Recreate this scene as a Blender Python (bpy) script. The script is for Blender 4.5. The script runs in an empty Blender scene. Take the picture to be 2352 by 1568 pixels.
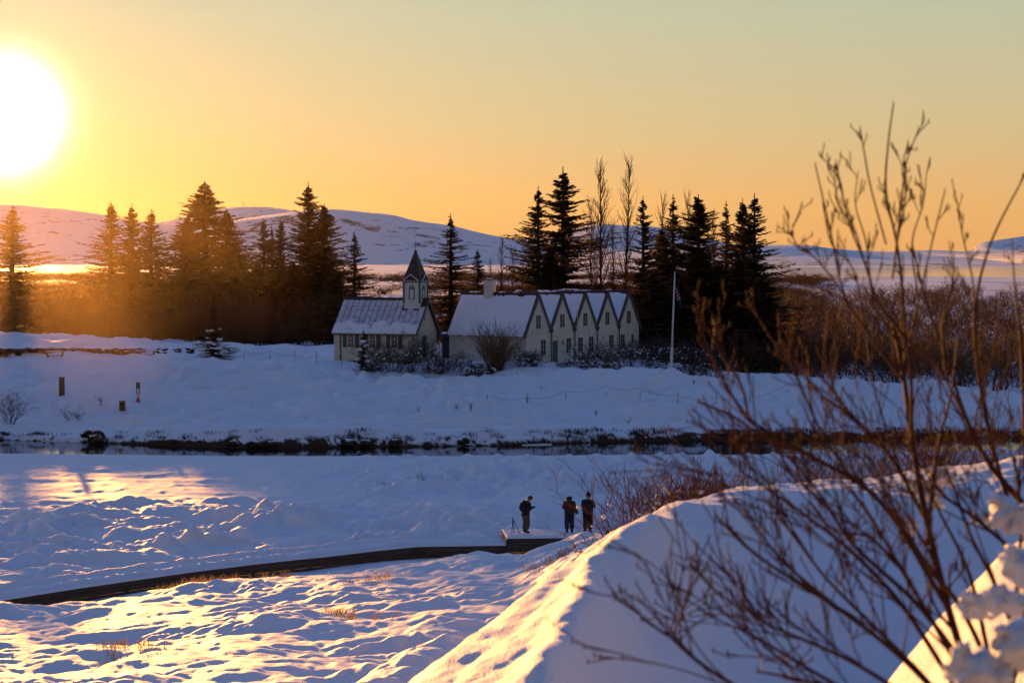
import bpy, math, random
import numpy as np
from mathutils import Vector, Matrix

sc = bpy.context.scene
COL = sc.collection
RNG = np.random.default_rng(7)
random.seed(11)
F, CX, HY = 4800.0, 1176.0, 590.0      # focal length, centre column and horizon row on a 2352 px wide frame

# ---------------------------------------------------------------- camera
cam_d = bpy.data.cameras.new('camera')
cam = bpy.data.objects.new('camera', cam_d)
COL.objects.link(cam)
cam.location = (0, 0, 0)
cam.rotation_euler = (math.radians(90), 0, 0)
cam_d.sensor_width = 36.0
cam_d.lens = 36.0 * F / 2352.0
cam_d.shift_y = -(784.0 - HY) / 2352.0
cam_d.clip_start = 0.2
cam_d.clip_end = 40000
cam_d.dof.use_dof = True
cam_d.dof.focus_distance = 170
cam_d.dof.aperture_fstop = 9.0
sc.camera = cam

# ---------------------------------------------------------------- light and sky
SUN = Vector((-0.244, 1.0, 0.0677)).normalized()
SUN_EL = math.asin(SUN.z)
SUN_AZ = math.atan2(SUN.x, SUN.y)
world = bpy.data.worlds.new('World')
sc.world = world
world.use_nodes = True
nt = world.node_tree
nt.nodes.clear()
def N(t, **kw):
    n = nt.nodes.new(t)
    for k, v in kw.items():
        setattr(n, k, v)
    return n
def L(a, b):
    nt.links.new(a, b)
sky = N('ShaderNodeTexSky')
sky.sky_type = 'NISHITA'
sky.sun_disc = False
sky.sun_elevation = SUN_EL
sky.sun_rotation = SUN_AZ
sky.dust_density = 3.0
sky.air_density = 1.0
tc = N('ShaderNodeTexCoord')
nrm = N('ShaderNodeVectorMath', operation='NORMALIZE')
L(tc.outputs['Generated'], nrm.inputs[0])
sep = N('ShaderNodeSeparateXYZ')
L(nrm.outputs[0], sep.inputs[0])
ramp = N('ShaderNodeValToRGB')
L(sep.outputs['Z'], ramp.inputs[0])
SKY = [(0.0, (.86, .42, .14)), (0.026, (.84, .47, .17)), (0.061, (.68, .53, .28)), (0.115, (.54, .56, .39)),
       (0.24, (.24, .34, .44)), (0.45, (.165, .27, .53)), (1.0, (.100, .182, .50))]
cr = ramp.color_ramp
while len(cr.elements) < len(SKY):
    cr.elements.new(0.5)
for e, (p, c) in zip(cr.elements, SKY):
    e.position = p
    e.color = (*c, 1)
# brightness of the air falls off away from the sun, and a bright aureole surrounds it
dot = N('ShaderNodeVectorMath', operation='DOT_PRODUCT')
L(nrm.outputs[0], dot.inputs[0])
dot.inputs[1].default_value = SUN
def M(op, a, b=None, clamp=False):
    m = N('ShaderNodeMath', operation=op)
    m.use_clamp = clamp
    for i, v in enumerate((a, b)):
        if v is None:
            continue
        if isinstance(v, (int, float)):
            m.inputs[i].default_value = v
        else:
            L(v, m.inputs[i])
    return m.outputs[0]
ang = M('ARCCOSINE', M('MINIMUM', dot.outputs['Value'], 0.999999))
core = M('MULTIPLY', M('EXPONENT', M('MULTIPLY', M('POWER', M('DIVIDE', ang, 0.0205), 2.5), -1.0)), 6.0)
halo = M('MULTIPLY', M('EXPONENT', M('MULTIPLY', M('DIVIDE', ang, 0.014), -1.0)), 3.0)
wide = M('MULTIPLY', M('EXPONENT', M('MULTIPLY', M('DIVIDE', ang, 0.065), -1.0)), 0.06)
def scaled(col, val):
    v = N('ShaderNodeVectorMath', operation='SCALE')
    if isinstance(col, tuple):
        v.inputs[0].default_value = col
    else:
        L(col, v.inputs[0])
    if isinstance(val, (int, float)):
        v.inputs['Scale'].default_value = val
    else:
        L(val, v.inputs['Scale'])
    return v.outputs[0]
def added(a, b):
    v = N('ShaderNodeVectorMath', operation='ADD')
    L(a, v.inputs[0]); L(b, v.inputs[1])
    return v.outputs[0]
away = M('ADD', M('MULTIPLY', dot.outputs['Value'], 0.30), 0.71)
c = scaled(ramp.outputs['Color'], away)
c = added(c, scaled((1.0, .93, .80), core))
c = added(c, scaled((1.0, .72, .34), halo))
c = added(c, scaled((1.0, .48, .12), wide))
bg = N('ShaderNodeBackground')
L(c, bg.inputs['Color'])
bg.inputs['Strength'].default_value = 0.405
bg2 = N('ShaderNodeBackground')
L(sky.outputs['Color'], bg2.inputs['Color'])
bg2.inputs['Strength'].default_value = 0.002
adds = N('ShaderNodeAddShader')
L(bg.outputs[0], adds.inputs[0]); L(bg2.outputs[0], adds.inputs[1])
wo = N('ShaderNodeOutputWorld')
L(adds.outputs[0], wo.inputs['Surface'])

sun_d = bpy.data.lights.new('sun', 'SUN')
sun_d.energy = 5.0
sun_d.angle = math.radians(0.53)
sun_d.color = (1.0, 0.43, 0.08)
sun = bpy.data.objects.new('sun', sun_d)
COL.objects.link(sun)
sun.rotation_euler = SUN.to_track_quat('Z', 'Y').to_euler()

sc.view_settings.view_transform = 'Standard'
sc.view_settings.look = 'None'
sc.view_settings.exposure = 1.22
sc.view_settings.gamma = 1.0
sc.view_settings.use_curve_mapping = False
sc.render.engine = 'CYCLES'
sc.cycles.max_bounces = 6
sc.cycles.transparent_max_bounces = 8
sc.cycles.volume_bounces = 0
sc.cycles.sample_clamp_indirect = 4.0
sc.cycles.use_denoising = True

# ---------------------------------------------------------------- noise
_perm = RNG.permutation(4096)
_ang = RNG.random(4096) * 2 * np.pi
_gx, _gy = np.cos(_ang), np.sin(_ang)
def perlin(x, y, seed=0):
    x = np.asarray(x, float); y = np.asarray(y, float)
    xi = np.floor(x).astype(np.int64); yi = np.floor(y).astype(np.int64)
    xf = x - xi; yf = y - yi
    def g(ix, iy, dx, dy):
        h = _perm[(ix * 73 + _perm[(iy * 31 + seed * 977) & 4095]) & 4095]
        return _gx[h] * dx + _gy[h] * dy
    u = xf * xf * xf * (xf * (xf * 6 - 15) + 10); v = yf * yf * yf * (yf * (yf * 6 - 15) + 10)
    a = g(xi, yi, xf, yf); b = g(xi + 1, yi, xf - 1, yf)
    c_ = g(xi, yi + 1, xf, yf - 1); d = g(xi + 1, yi + 1, xf - 1, yf - 1)
    return 1.5 * ((a + u * (b - a)) * (1 - v) + (c_ + u * (d - c_)) * v)
def fbm(x, y, o=4, seed=0, gain=.5, lac=2.03):
    r = 0; a = 1; s = 0
    for i in range(o):
        r = r + a * perlin(x, y, seed + i * 7); s += a
        x = x * lac + 3.1; y = y * lac - 1.7; a *= gain
    return r / s
def sstep(a, b, x):
    t = np.clip((np.asarray(x, float) - a) / (b - a), 0, 1)
    return t * t * (3 - 2 * t)
def smax(a, b, k):
    h = np.clip(0.5 + 0.5 * (a - b) / k, 0, 1)
    return b * (1 - h) + a * h + k * h * (1 - h)

# ---------------------------------------------------------------- terrain height
def zy(Y, y):
    return -(y - HY) / F * Y
WATER = -14.35
XC = [0, 588, 1176, 1384, 1700, 2352]
YN = np.interp(XC, [0, 590, 1100, 1400, 1700, 2352], [-WATER * F / (v - HY) for v in (1043, 1049, 1050, 1046, 1046, 1035)])
YF = np.interp(XC, [0, 150, 380, 580, 850, 1160, 1290, 1470, 1800, 2352],
               [-WATER * F / (v - HY) for v in (1010, 1013, 1024, 1029, 1035, 1024, 1017, 1013, 1009, 1004)])
PROF = []          # per column: list of (Y, z)
near = {
    0:    [(16, -6.0), (35, -8.2), (50, zy(50, 1540)), (60, zy(60, 1478)), (70, zy(70, 1428)), (76, -12.9), (78.5, -13.4), (90, -13.5), (104, -13.8), (122, -14.22)],
    588:  [(16, -5.6), (35, -7.9), (50, zy(50, 1490)), (62, zy(62, 1412)), (75, zy(75, 1362)), (83, zy(83, 1330)), (86.5, -13.4), (95, -13.5), (108, -13.65), (126, -14.2)],
    1176: [(16, -5.0), (35, -7.5), (50, zy(50, 1470)), (65, zy(65, 1365)), (80, zy(80, 1300)), (88, zy(88, 1272)), (92, -13.3), (100, -13.45), (112, -13.5), (130, -14.05)],
    1384: [(16, -3.4), (35, -5.0), (50, zy(50, 1285)), (65, zy(65, 1268)), (80, zy(80, 1238)), (87, zy(87, 1246)), (91, -13.3), (100, -13.45), (112, -13.5), (130, -14.05)],
    1700: [(16, -3.2), (35, -4.7), (50, -7.2), (65, -9.5), (80, -12.0), (88, -12.9), (92, -13.3), (100, -13.45), (112, -13.5), (130, -14.0)],
    2352: [(16, -3.0), (35, -4.5), (50, -7.0), (65, -9.5), (80, -12.0), (88, -12.9), (92, -13.3), (100, -13.45), (112, -13.5), (130, -14.0)],
}
far = {
    0:    [(173, zy(173, 955)), (186, zy(186, 898)), (200, zy(200, 850)), (208, zy(208, 824)), (211.2, zy(211, 814)), (211.5, zy(211.5, 797)), (236, zy(236, 768)), (262, -9.9), (300, -11.5)],
    588:  [(172, zy(172, 955)), (185, zy(185, 885)), (200, zy(200, 838)), (208, zy(208, 818)), (211.2, zy(211.2, 812)), (213.5, zy(213.5, 806)), (236, zy(236, 797)), (262, -11.2), (300, -12)],
    1176: [(172, zy(172, 955)), (183, zy(183, 905)), (194, zy(194, 857)), (198.5, zy(198.5, 838)), (204, -10.12), (212, -10.1), (236, -10.4), (262, -10.9), (300, -11.5)],
    1384: [(172, zy(172, 958)), (183, zy(183, 906)), (194, zy(194, 857)), (199, zy(199, 842)), (205, -10.35), (213, -10.3), (236, -10.6), (262, -11), (300, -11.5)],
    1700: [(172, zy(172, 963)), (184, zy(184, 915)), (195, zy(195, 864)), (198, zy(198, 862)), (203, -11.5), (213, -12), (236, -12.4), (262, -12.6), (300, -12.8)],
    2352: [(176, zy(176, 970)), (183, zy(183, 930)), (189, zy(189, 906)), (192, zy(192, 905)), (197, -13), (213, -13.2), (236, -13.3), (262, -13.4), (300, -13.5)],
}
FARZ = {0: (-12.5, -13, -13, -13), 588: (-12.5, -13, -13, -13), 1176: (-12.5, -13, -13, -13), 1384: (-12.5, -13, -13, -13),
        1700: (-13, -13.3, -15.8, -16), 2352: (-13.5, -14, -16, -16)}
for i, x in enumerate(XC):
    p = list(near[x])
    yn, yf = YN[i], YF[i]
    p += [(142, -14.25), (yn - .8, -14.2), (yn + .5, -14.75), (yf - .4, -14.75), (yf + .05, -14.25), (yf + .35, -13.95), (yf + 1.6, zy(yf + 1.6, 983 if i else 998))]
    p += far[x]
    p += [(600, FARZ[x][0]), (1200, FARZ[x][1]), (2200, FARZ[x][2]), (9000, FARZ[x][3])]
    PROF.append(p)
PROF = np.array(PROF)            # (6, K, 2)

DC_X = [0, 500, 800, 950, 1100, 1330, 1500, 1700, 2000, 2352, 2900, 3600]
DC_D = [2.6, 4.2, 6.2, 7.2, 7.9, 9.2, 10, 11, 12, 12.5, 12.5, 12]
DC_Y = [2200, 1950, 1690, 1568, 1450, 1268, 1164, 1113, 1098, 1042, 980, 960]
DCS_X = np.arange(-400, 4000, 10.0)
_k = np.exp(-(np.arange(-24, 25) / 9.0) ** 2); _k /= _k.sum()
DCS_D = np.convolve(np.pad(np.interp(DCS_X, DC_X, DC_D), 24, mode='edge'), _k, 'valid')
DCS_Y = np.convolve(np.pad(np.interp(DCS_X, DC_X, DC_Y), 24, mode='edge'), _k, 'valid')
def height(X, Y):
    X = np.asarray(X, float); Y = np.asarray(Y, float)
    shp = np.broadcast(X, Y).shape
    X = np.broadcast_to(X, shp).ravel(); Y = np.broadcast_to(Y, shp).ravel()
    xa = CX + F * X / np.maximum(Y, .5)
    xc = np.clip(xa, XC[0], XC[-1])
    j = np.clip(np.searchsorted(XC, xc, side='right') - 1, 0, len(XC) - 2)
    t = (xc - np.take(XC, j)) / (np.take(XC, j + 1) - np.take(XC, j))
    t = t * t * (3 - 2 * t) * .35 + t * .65
    K = PROF.shape[1]
    Yk = PROF[j, :, 0] * (1 - t)[:, None] + PROF[j + 1, :, 0] * t[:, None]
    Zk = PROF[j, :, 1] * (1 - t)[:, None] + PROF[j + 1, :, 1] * t[:, None]
    Yc = np.clip(Y, Yk[:, 0], Yk[:, -1])
    idx = np.clip((Yk <= Yc[:, None]).sum(1) - 1, 0, K - 2)
    r = np.arange(len(Y))
    y0, y1 = Yk[r, idx], Yk[r, idx + 1]
    f = (Yc - y0) / (y1 - y0)
    z = Zk[r, idx] * (1 - f) + Zk[r, idx + 1] * f
    del Yk, Zk
    yn = np.interp(xc, XC, YN); yf = np.interp(xc, XC, YF)
    dn = yn - Y; df = Y - yf
    # hummocks of snow over grass
    wx_ = X + 1.6 * fbm(X / 5, Y / 6, 2, 201); wy_ = Y + 1.6 * fbm(X / 5 + 7, Y / 6, 2, 202)
    bil = np.abs(perlin(wx_ / 1.7, wy_ / 1.7, 3)) * .9 + np.abs(perlin(wx_ / .75 + 9, wy_ / .8, 4)) * (.15 + .35 * sstep(-.2, .4, perlin(X / 6, Y / 7, 203)))
    broad = fbm(X / 4.5, Y / 4.5, 2, 5)
    fine = fbm(X / .5, Y / .6, 2, 6)
    a_f = (.58 + .70 * sstep(-.35, .45, fbm(X / 8, Y / 11, 2, 77))) * (1 - sstep(112 + 24 * sstep(750, 1100, xc), 126 + 18 * sstep(750, 1100, xc), Y)) * sstep(12, 22, Y) * (1 - .85 * np.exp(-((Y - (YWALK(xc))) / 4.0) ** 2))
    z += a_f * (.30 * (bil - .35) + .55 * broad + .07 * fine + .45 * np.maximum(0, perlin(wx_ / 3.6, wy_ / 4.2, 204) - .15)) * np.where(Y > 97, 2.1, 1.0)
    # ice edge lumps
    a_i = sstep(118, 128, Y) * (1 - sstep(-1, .8, -dn)) * np.where(xc < 1000, sstep(500, 1000, xc) * .8 + .12, 1)
    lump = np.maximum(0, perlin(X / .9, Y / 1.6, 8) - .12) * .55 + np.maximum(0, perlin(X / 2.6, Y / 3.5, 9) - .2) * .35
    z += a_i * lump * 1.3 * sstep(.0, 3, dn)
    z += sstep(112, 124, Y) * sstep(1, 6, dn) * (.10 * perlin(X / 9, Y / 3.2, 211) + .04 * perlin(X / 3.5, Y / 1.6, 212))
    # bank beyond the river
    a_b = sstep(.3, 6, df) * (1 - sstep(300, 420, Y))
    near_house = np.exp(-((Y - 206) / 9) ** 2) * (xc > 700) * (xc < 1500)
    z += a_b * (1 + .9 * (1 - sstep(193, 203, Y))) * (.42 * fbm(X / 3.6, Y / 2.6, 3, 12) + .70 * fbm(X / 12, Y / 7, 2, 13) + (.16 + .26 * sstep(-.1, .5, perlin(X / 11, Y / 6, 205))) * fbm(X / 1.3, Y / .9, 2, 14) - .30 * np.abs(perlin(X / 5, Y / 2.2, 206)) * (1 - sstep(200, 215, Y))) * (1 - .8 * near_house)
    z += a_b * (1 - near_house) * -.12 * np.exp(-((Y - (187 + 3.5 * np.sin(X / 9) - .2 * X)) / .8) ** 2) * (Y < 205)
    z += sstep(-.2, .4, df) * (1 - sstep(2, 5, df)) * (.22 * fbm(X / 1.4, Y / 1.2, 3, 17))
    # the wide plain
    a_p = sstep(380, 700, Y) * (1 - sstep(1500, 2200, xa))
    z += a_p * (1.7 * fbm(X / 120, Y / 160, 3, 21) + .5 * fbm(X / 25, Y / 40, 2, 22))
    # snow bank at the viewpoint
    nearm = Y < 17
    if nearm.any():
        xm = xa[nearm]; D = Y[nearm]; Xm = X[nearm]
        Dc = np.interp(xm, DCS_X, DCS_D)
        zc = -(np.interp(xm, DCS_X, DCS_Y) - HY) / F * Dc
        s = Dc - D
        rim = np.interp(xm, [900, 1250, 1400, 1560, 1900, 2352], [2.6, 1.9, 1.2, .7, .6, 1.1])
        slope = np.interp(xm, [900, 1250, 1500, 1700, 2352], [.10, .16, .21, .20, .17])
        rim = np.maximum(.15, rim * (1 + .45 * perlin(Xm / .55, D / 1.5, 36)) + .12 * perlin(Xm / .2, D / .8, 37))
        front = .05 * np.maximum(s, 0) - (slope + .05) * .16 * np.log1p(np.exp(np.clip((s - rim) / .16, -20, 20)))
        back = -.19 * np.minimum(np.maximum(-s, 0), 1.0) - .42 * np.maximum(-s - 1.0, 0)
        zm = zc + np.where(s > 0, front, back + np.minimum(0, 0))
        ridge = np.exp(-((xm - 1330 - 22 * (s - 1.2)) / 120) ** 2) * sstep(.4, 1.0, s)
        c1, s1 = math.cos(.55), math.sin(.55)
        A = Xm * c1 - D * .35 * s1; B = Xm * s1 + D * .35 * c1
        zm += (.11 * perlin(A / .42, B / 1.3, 31) + .04 * perlin(A / .17, B / .6, 32)) * sstep(.1, .8, s) * (1 - .75 * sstep(1480, 1750, xm)) + .034 * fbm(Xm / .42, D / .55, 3, 33) + .010 * fbm(Xm / .09, D / .12, 2, 34)
        zm += .05 * ridge
        # second bank carrying the near bush
        bank = -2.0 + 1.22 * sstep(.15, 1.5, Xm - .16 * (D - 5)) - .35 * np.maximum(D - 6.2, 0) ** 1.2 - .25 * np.maximum(4.2 - D, 0) + .05 * fbm(Xm / .35, D / .5, 3, 35)
        zm = smax(zm, bank, .06)
        base = z[nearm]
        w = sstep(14.5, 17, D)
        z[nearm] = np.maximum(zm, base - 3) * (1 - w) + base * w
    return z.reshape(shp)
def YWALK(x):
    return np.interp(x, [0, 588, 1176, 1384, 2352], [79.5, 88, 95.5, 95.8, 97])
def ground(X, Y):
    return float(height(np.array([X]), np.array([Y]))[0])
def pt(x, y, Y):
    return Vector(((x - CX) / F * Y, Y, -(y - HY) / F * Y))
def on_ground(x, Y, dz=0.0):
    X = (x - CX) / F * Y
    return Vector((X, Y, ground(X, Y) + dz))

# ---------------------------------------------------------------- mesh helpers
def tag(o, label=None, cat=None, group=None, kind=None):
    if label: o['label'] = label
    if cat: o['category'] = cat
    if group: o['group'] = group
    if kind: o['kind'] = kind
    return o
def obj(name, data, parent=None, loc=None):
    o = bpy.data.objects.new(name, data)
    COL.objects.link(o)
    if parent is not None: o.parent = parent
    if loc is not None: o.location = loc
    return o
def empty(name, loc, label, cat, group=None, rotz=0.0):
    e = obj(name, None, loc=loc)
    e.rotation_euler = (0, 0, rotz)
    e.empty_display_size = .3
    return tag(e, label, cat, group)
def np_mesh(name, V, Fc, mat=None, smooth=False, n=4):
    V = np.asarray(V, np.float32).reshape(-1, 3); Fc = np.asarray(Fc, np.int32).reshape(-1, n)
    m = bpy.data.meshes.new(name)
    m.vertices.add(len(V)); m.vertices.foreach_set('co', V.ravel())
    m.loops.add(Fc.size); m.loops.foreach_set('vertex_index', Fc.ravel())
    m.polygons.add(len(Fc)); m.polygons.foreach_set('loop_start', np.arange(0, Fc.size, n, dtype=np.int32))
    if smooth: m.polygons.foreach_set('use_smooth', np.ones(len(Fc), bool))
    m.update(calc_edges=True)
    if mat: m.materials.append(mat)
    return m
def grid_faces(nr, nc):
    i = np.arange(nr - 1)[:, None] * nc + np.arange(nc - 1)[None, :]
    return np.stack([i, i + 1, i + nc + 1, i + nc], -1).reshape(-1, 4)
class MB:
    """collects simple solids into one mesh"""
    def __init__(s): s.v = []; s.f = []
    def add(s, vs, fs):
        b = len(s.v); s.v += [tuple(v) for v in vs]; s.f += [tuple(b + i for i in f) for f in fs]; return s
    def box(s, x0, x1, y0, y1, z0, z1):
        return s.add([(x0, y0, z0), (x1, y0, z0), (x1, y1, z0), (x0, y1, z0), (x0, y0, z1), (x1, y0, z1), (x1, y1, z1), (x0, y1, z1)],
                     [(3, 2, 1, 0), (4, 5, 6, 7), (0, 1, 5, 4), (1, 2, 6, 5), (2, 3, 7, 6), (3, 0, 4, 7)])
    def bar(s, p, q, w, h=None, up=(0, 0, 1)):
        h = h or w
        p = Vector(p); q = Vector(q); d = (q - p).normalized()
        a = d.cross(Vector(up))
        if a.length < 1e-4: a = d.cross(Vector((1, 0, 0)))
        a.normalize(); b = a.cross(d)
        o = [a * w / 2 * i + b * h / 2 * j for i, j in ((-1, -1), (1, -1), (1, 1), (-1, 1))]
        return s.add([p + k for k in o] + [q + k for k in o], [(3, 2, 1, 0), (4, 5, 6, 7), (0, 1, 5, 4), (1, 2, 6, 5), (2, 3, 7, 6), (3, 0, 4, 7)])
    def tube(s, pts, rs, n=8, cap=True):
        pts = [Vector(p) for p in pts]
        if not hasattr(rs, '__len__'): rs = [rs] * len(pts)
        b = len(s.v)
        for k, (p, r) in enumerate(zip(pts, rs)):
            d = (pts[min(k + 1, len(pts) - 1)] - pts[max(k - 1, 0)]).normalized()
            a = d.cross(Vector((0, 0, 1)))
            if a.length < 1e-3: a = Vector((1, 0, 0))
            a.normalize(); c2 = d.cross(a)
            for i in range(n):
                t = 2 * math.pi * i / n
                s.v.append(tuple(p + a * r * math.cos(t) + c2 * r * math.sin(t)))
        for k in range(len(pts) - 1):
            for i in range(n):
                s.f.append((b + k * n + i, b + k * n + (i + 1) % n, b + (k + 1) * n + (i + 1) % n, b + (k + 1) * n + i))
        if cap:
            s.f.append(tuple(b + i for i in range(n))[::-1]); s.f.append(tuple(b + (len(pts) - 1) * n + i for i in range(n)))
        return s
    def prism(s, poly, y0, y1):
        """poly: (x,z) list extruded along y"""
        n = len(poly)
        return s.add([(x, y0, z) for x, z in poly] + [(x, y1, z) for x, z in poly],
                     [tuple(range(n)), tuple(range(2 * n - 1, n - 1, -1))] + [(i + n, (i + 1) % n + n, (i + 1) % n, i)[::1] for i in range(n)])
    def prismx(s, poly, x0, x1):
        n = len(poly)
        return s.add([(x0, y, z) for y, z in poly] + [(x1, y, z) for y, z in poly],
                     [tuple(range(n)), tuple(range(2 * n - 1, n - 1, -1))] + [(i + n, (i + 1) % n + n, (i + 1) % n, i) for i in range(n)])
    def blob(s, c, r, seed=0, sub=1, squash=1.0, rough=.25):
        import bmesh
        bm = bmesh.new(); bmesh.ops.create_icosphere(bm, subdivisions=sub, radius=1.0)
        rr = random.Random(seed)
        vs = []
        off = rr.random() * 50
        for v in bm.verts:
            k = 1 + rough * float(perlin(v.co.x * 1.7 + off, v.co.y * 1.7 + v.co.z * 1.3, 3)) * 1.6
            vs.append((c[0] + v.co.x * r * k, c[1] + v.co.y * r * k, c[2] + v.co.z * r * k * squash))
        fs = [tuple(v.index for v in f.verts) for f in bm.faces]
        bm.free()
        return s.add(vs, fs)
    def mesh(s, name, mat, smooth=False):
        m = bpy.data.meshes.new(name); m.from_pydata(s.v, [], s.f); m.update()
        import bmesh
        bm = bmesh.new(); bm.from_mesh(m); bmesh.ops.recalc_face_normals(bm, faces=bm.faces); bm.to_mesh(m); bm.free()
        if smooth:
            for p in m.polygons: p.use_smooth = True
        m.materials.append(mat); return m
    def build(s, name, mat, parent=None, smooth=False, loc=None):
        return obj(name, s.mesh(name, mat, smooth), parent, loc)

# ---------------------------------------------------------------- materials
def mat(name, col, rough=.8, vary=0.0, scale=3.0, bump=0.0, bscale=20.0, spec=.3, col2=None, trans=0.0, metal=0.0, stretch=(1, 1, 1), bdist=.02):
    m = bpy.data.materials.new(name); m.use_nodes = True
    t = m.node_tree; b = t.nodes['Principled BSDF']
    b.inputs['Base Color'].default_value = (*col, 1); b.inputs['Roughness'].default_value = rough
    b.inputs['Specular IOR Level'].default_value = spec; b.inputs['Metallic'].default_value = metal
    if vary or bump or col2:
        co = t.nodes.new('ShaderNodeTexCoord'); mp = t.nodes.new('ShaderNodeMapping'); mp.inputs['Scale'].default_value = stretch
        t.links.new(co.outputs['Object'], mp.inputs[0])
    if vary or col2:
        n = t.nodes.new('ShaderNodeTexNoise'); n.inputs['Scale'].default_value = scale; n.inputs['Detail'].default_value = 5
        n.inputs['Roughness'].default_value = .65
        t.links.new(mp.outputs[0], n.inputs['Vector'])
        r = t.nodes.new('ShaderNodeValToRGB'); t.links.new(n.outputs['Fac'], r.inputs[0])
        c2 = col2 or tuple(x * (1 - vary) for x in col); c1 = col if col2 else tuple(min(1, x * (1 + vary)) for x in col)
        r.color_ramp.elements[0].position = .35; r.color_ramp.elements[1].position = .65
        r.color_ramp.elements[0].color = (*c2, 1); r.color_ramp.elements[1].color = (*c1, 1)
        t.links.new(r.outputs[0], b.inputs['Base Color'])
    if bump:
        n2 = t.nodes.new('ShaderNodeTexNoise'); n2.inputs['Scale'].default_value = bscale; n2.inputs['Detail'].default_value = 4
        t.links.new(mp.outputs[0], n2.inputs['Vector'])
        bp = t.nodes.new('ShaderNodeBump'); bp.inputs['Strength'].default_value = bump; bp.inputs['Distance'].default_value = bdist
        t.links.new(n2.outputs['Fac'], bp.inputs['Height']); t.links.new(bp.outputs[0], b.inputs['Normal'])
    if trans:
        tr = t.nodes.new('ShaderNodeBsdfTranslucent'); tr.inputs['Color'].default_value = (*[min(1, v * 1.6) for v in col], 1)
        mx = t.nodes.new('ShaderNodeMixShader'); mx.inputs[0].default_value = trans
        t.links.new(b.outputs[0], mx.inputs[1]); t.links.new(tr.outputs[0], mx.inputs[2])
        t.links.new(mx.outputs[0], t.nodes['Material Output'].inputs['Surface'])
    return m
def snow_material(name, soil=False, scale=14.0, dist=.03):
    m = bpy.data.materials.new(name); m.use_nodes = True
    t = m.node_tree; b = t.nodes['Principled BSDF']
    b.inputs['Roughness'].default_value = .62; b.inputs['Specular IOR Level'].default_value = .07
    b.inputs['Base Color'].default_value = (.80, .80, .84, 1)
    co = t.nodes.new('ShaderNodeTexCoord')
    n = t.nodes.new('ShaderNodeTexNoise'); n.inputs['Scale'].default_value = scale; n.inputs['Detail'].default_value = 3
    t.links.new(co.outputs['Object'], n.inputs['Vector'])
    bp = t.nodes.new('ShaderNodeBump'); bp.inputs['Strength'].default_value = .6; bp.inputs['Distance'].default_value = dist
    t.links.new(n.outputs['Fac'], bp.inputs['Height']); t.links.new(bp.outputs[0], b.inputs['Normal'])
    if soil:
        a = t.nodes.new('ShaderNodeAttribute'); a.attribute_name = 'soil'
        mx = t.nodes.new('ShaderNodeMixRGB'); mx.inputs[1].default_value = (.80, .80, .84, 1); mx.inputs[2].default_value = (.062, .034, .020, 1)
        t.links.new(a.outputs['Fac'], mx.inputs[0]); t.links.new(mx.outputs[0], b.inputs['Base Color'])
        mr = t.nodes.new('ShaderNodeMath'); mr.operation = 'MULTIPLY_ADD'; mr.inputs[1].default_value = .3; mr.inputs[2].default_value = .62
        t.links.new(a.outputs['Fac'], mr.inputs[0]); t.links.new(mr.outputs[0], b.inputs['Roughness'])
    return m
M_SNOWG = snow_material('snow_ground', soil=True)
M_SNOWN = snow_material('snow_near', scale=85, dist=.018)
M_SNOW = snow_material('snow', scale=6)
M_DARKWOOD = mat('weathered_wood', (.095, .055, .035), .85, .35, 2, .4, 30, stretch=(1, 1, 8))
M_TWIG = mat('twig_bark', (.11, .05, .028), .75, .3, 6, trans=.12, spec=.1)
_t = M_TWIG.node_tree; _oi = _t.nodes.new('ShaderNodeObjectInfo'); _hv = _t.nodes.new('ShaderNodeHueSaturation'); _mr = _t.nodes.new('ShaderNodeMapRange')
_mr.inputs['To Min'].default_value = .45; _mr.inputs['To Max'].default_value = 1.35
_src = _t.nodes['Principled BSDF'].inputs['Base Color'].links[0].from_socket
_t.links.new(_oi.outputs['Random'], _mr.inputs['Value']); _t.links.new(_mr.outputs[0], _hv.inputs['Value']); _t.links.new(_src, _hv.inputs['Color'])
_t.links.new(_hv.outputs[0], _t.nodes['Principled BSDF'].inputs['Base Color'])
M_TWIGN = mat('near_twig_bark', (.105, .034, .015), .8, .35, 14, .3, 120, spec=.06, trans=.10, bdist=.003)
M_BARK = mat('bark', (.07, .042, .028), .9, .4, 5, .5, 20)
M_NEEDLE = mat('needles', (.095, .058, .022), .8, .35, .35, trans=.3, spec=.1)

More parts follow.
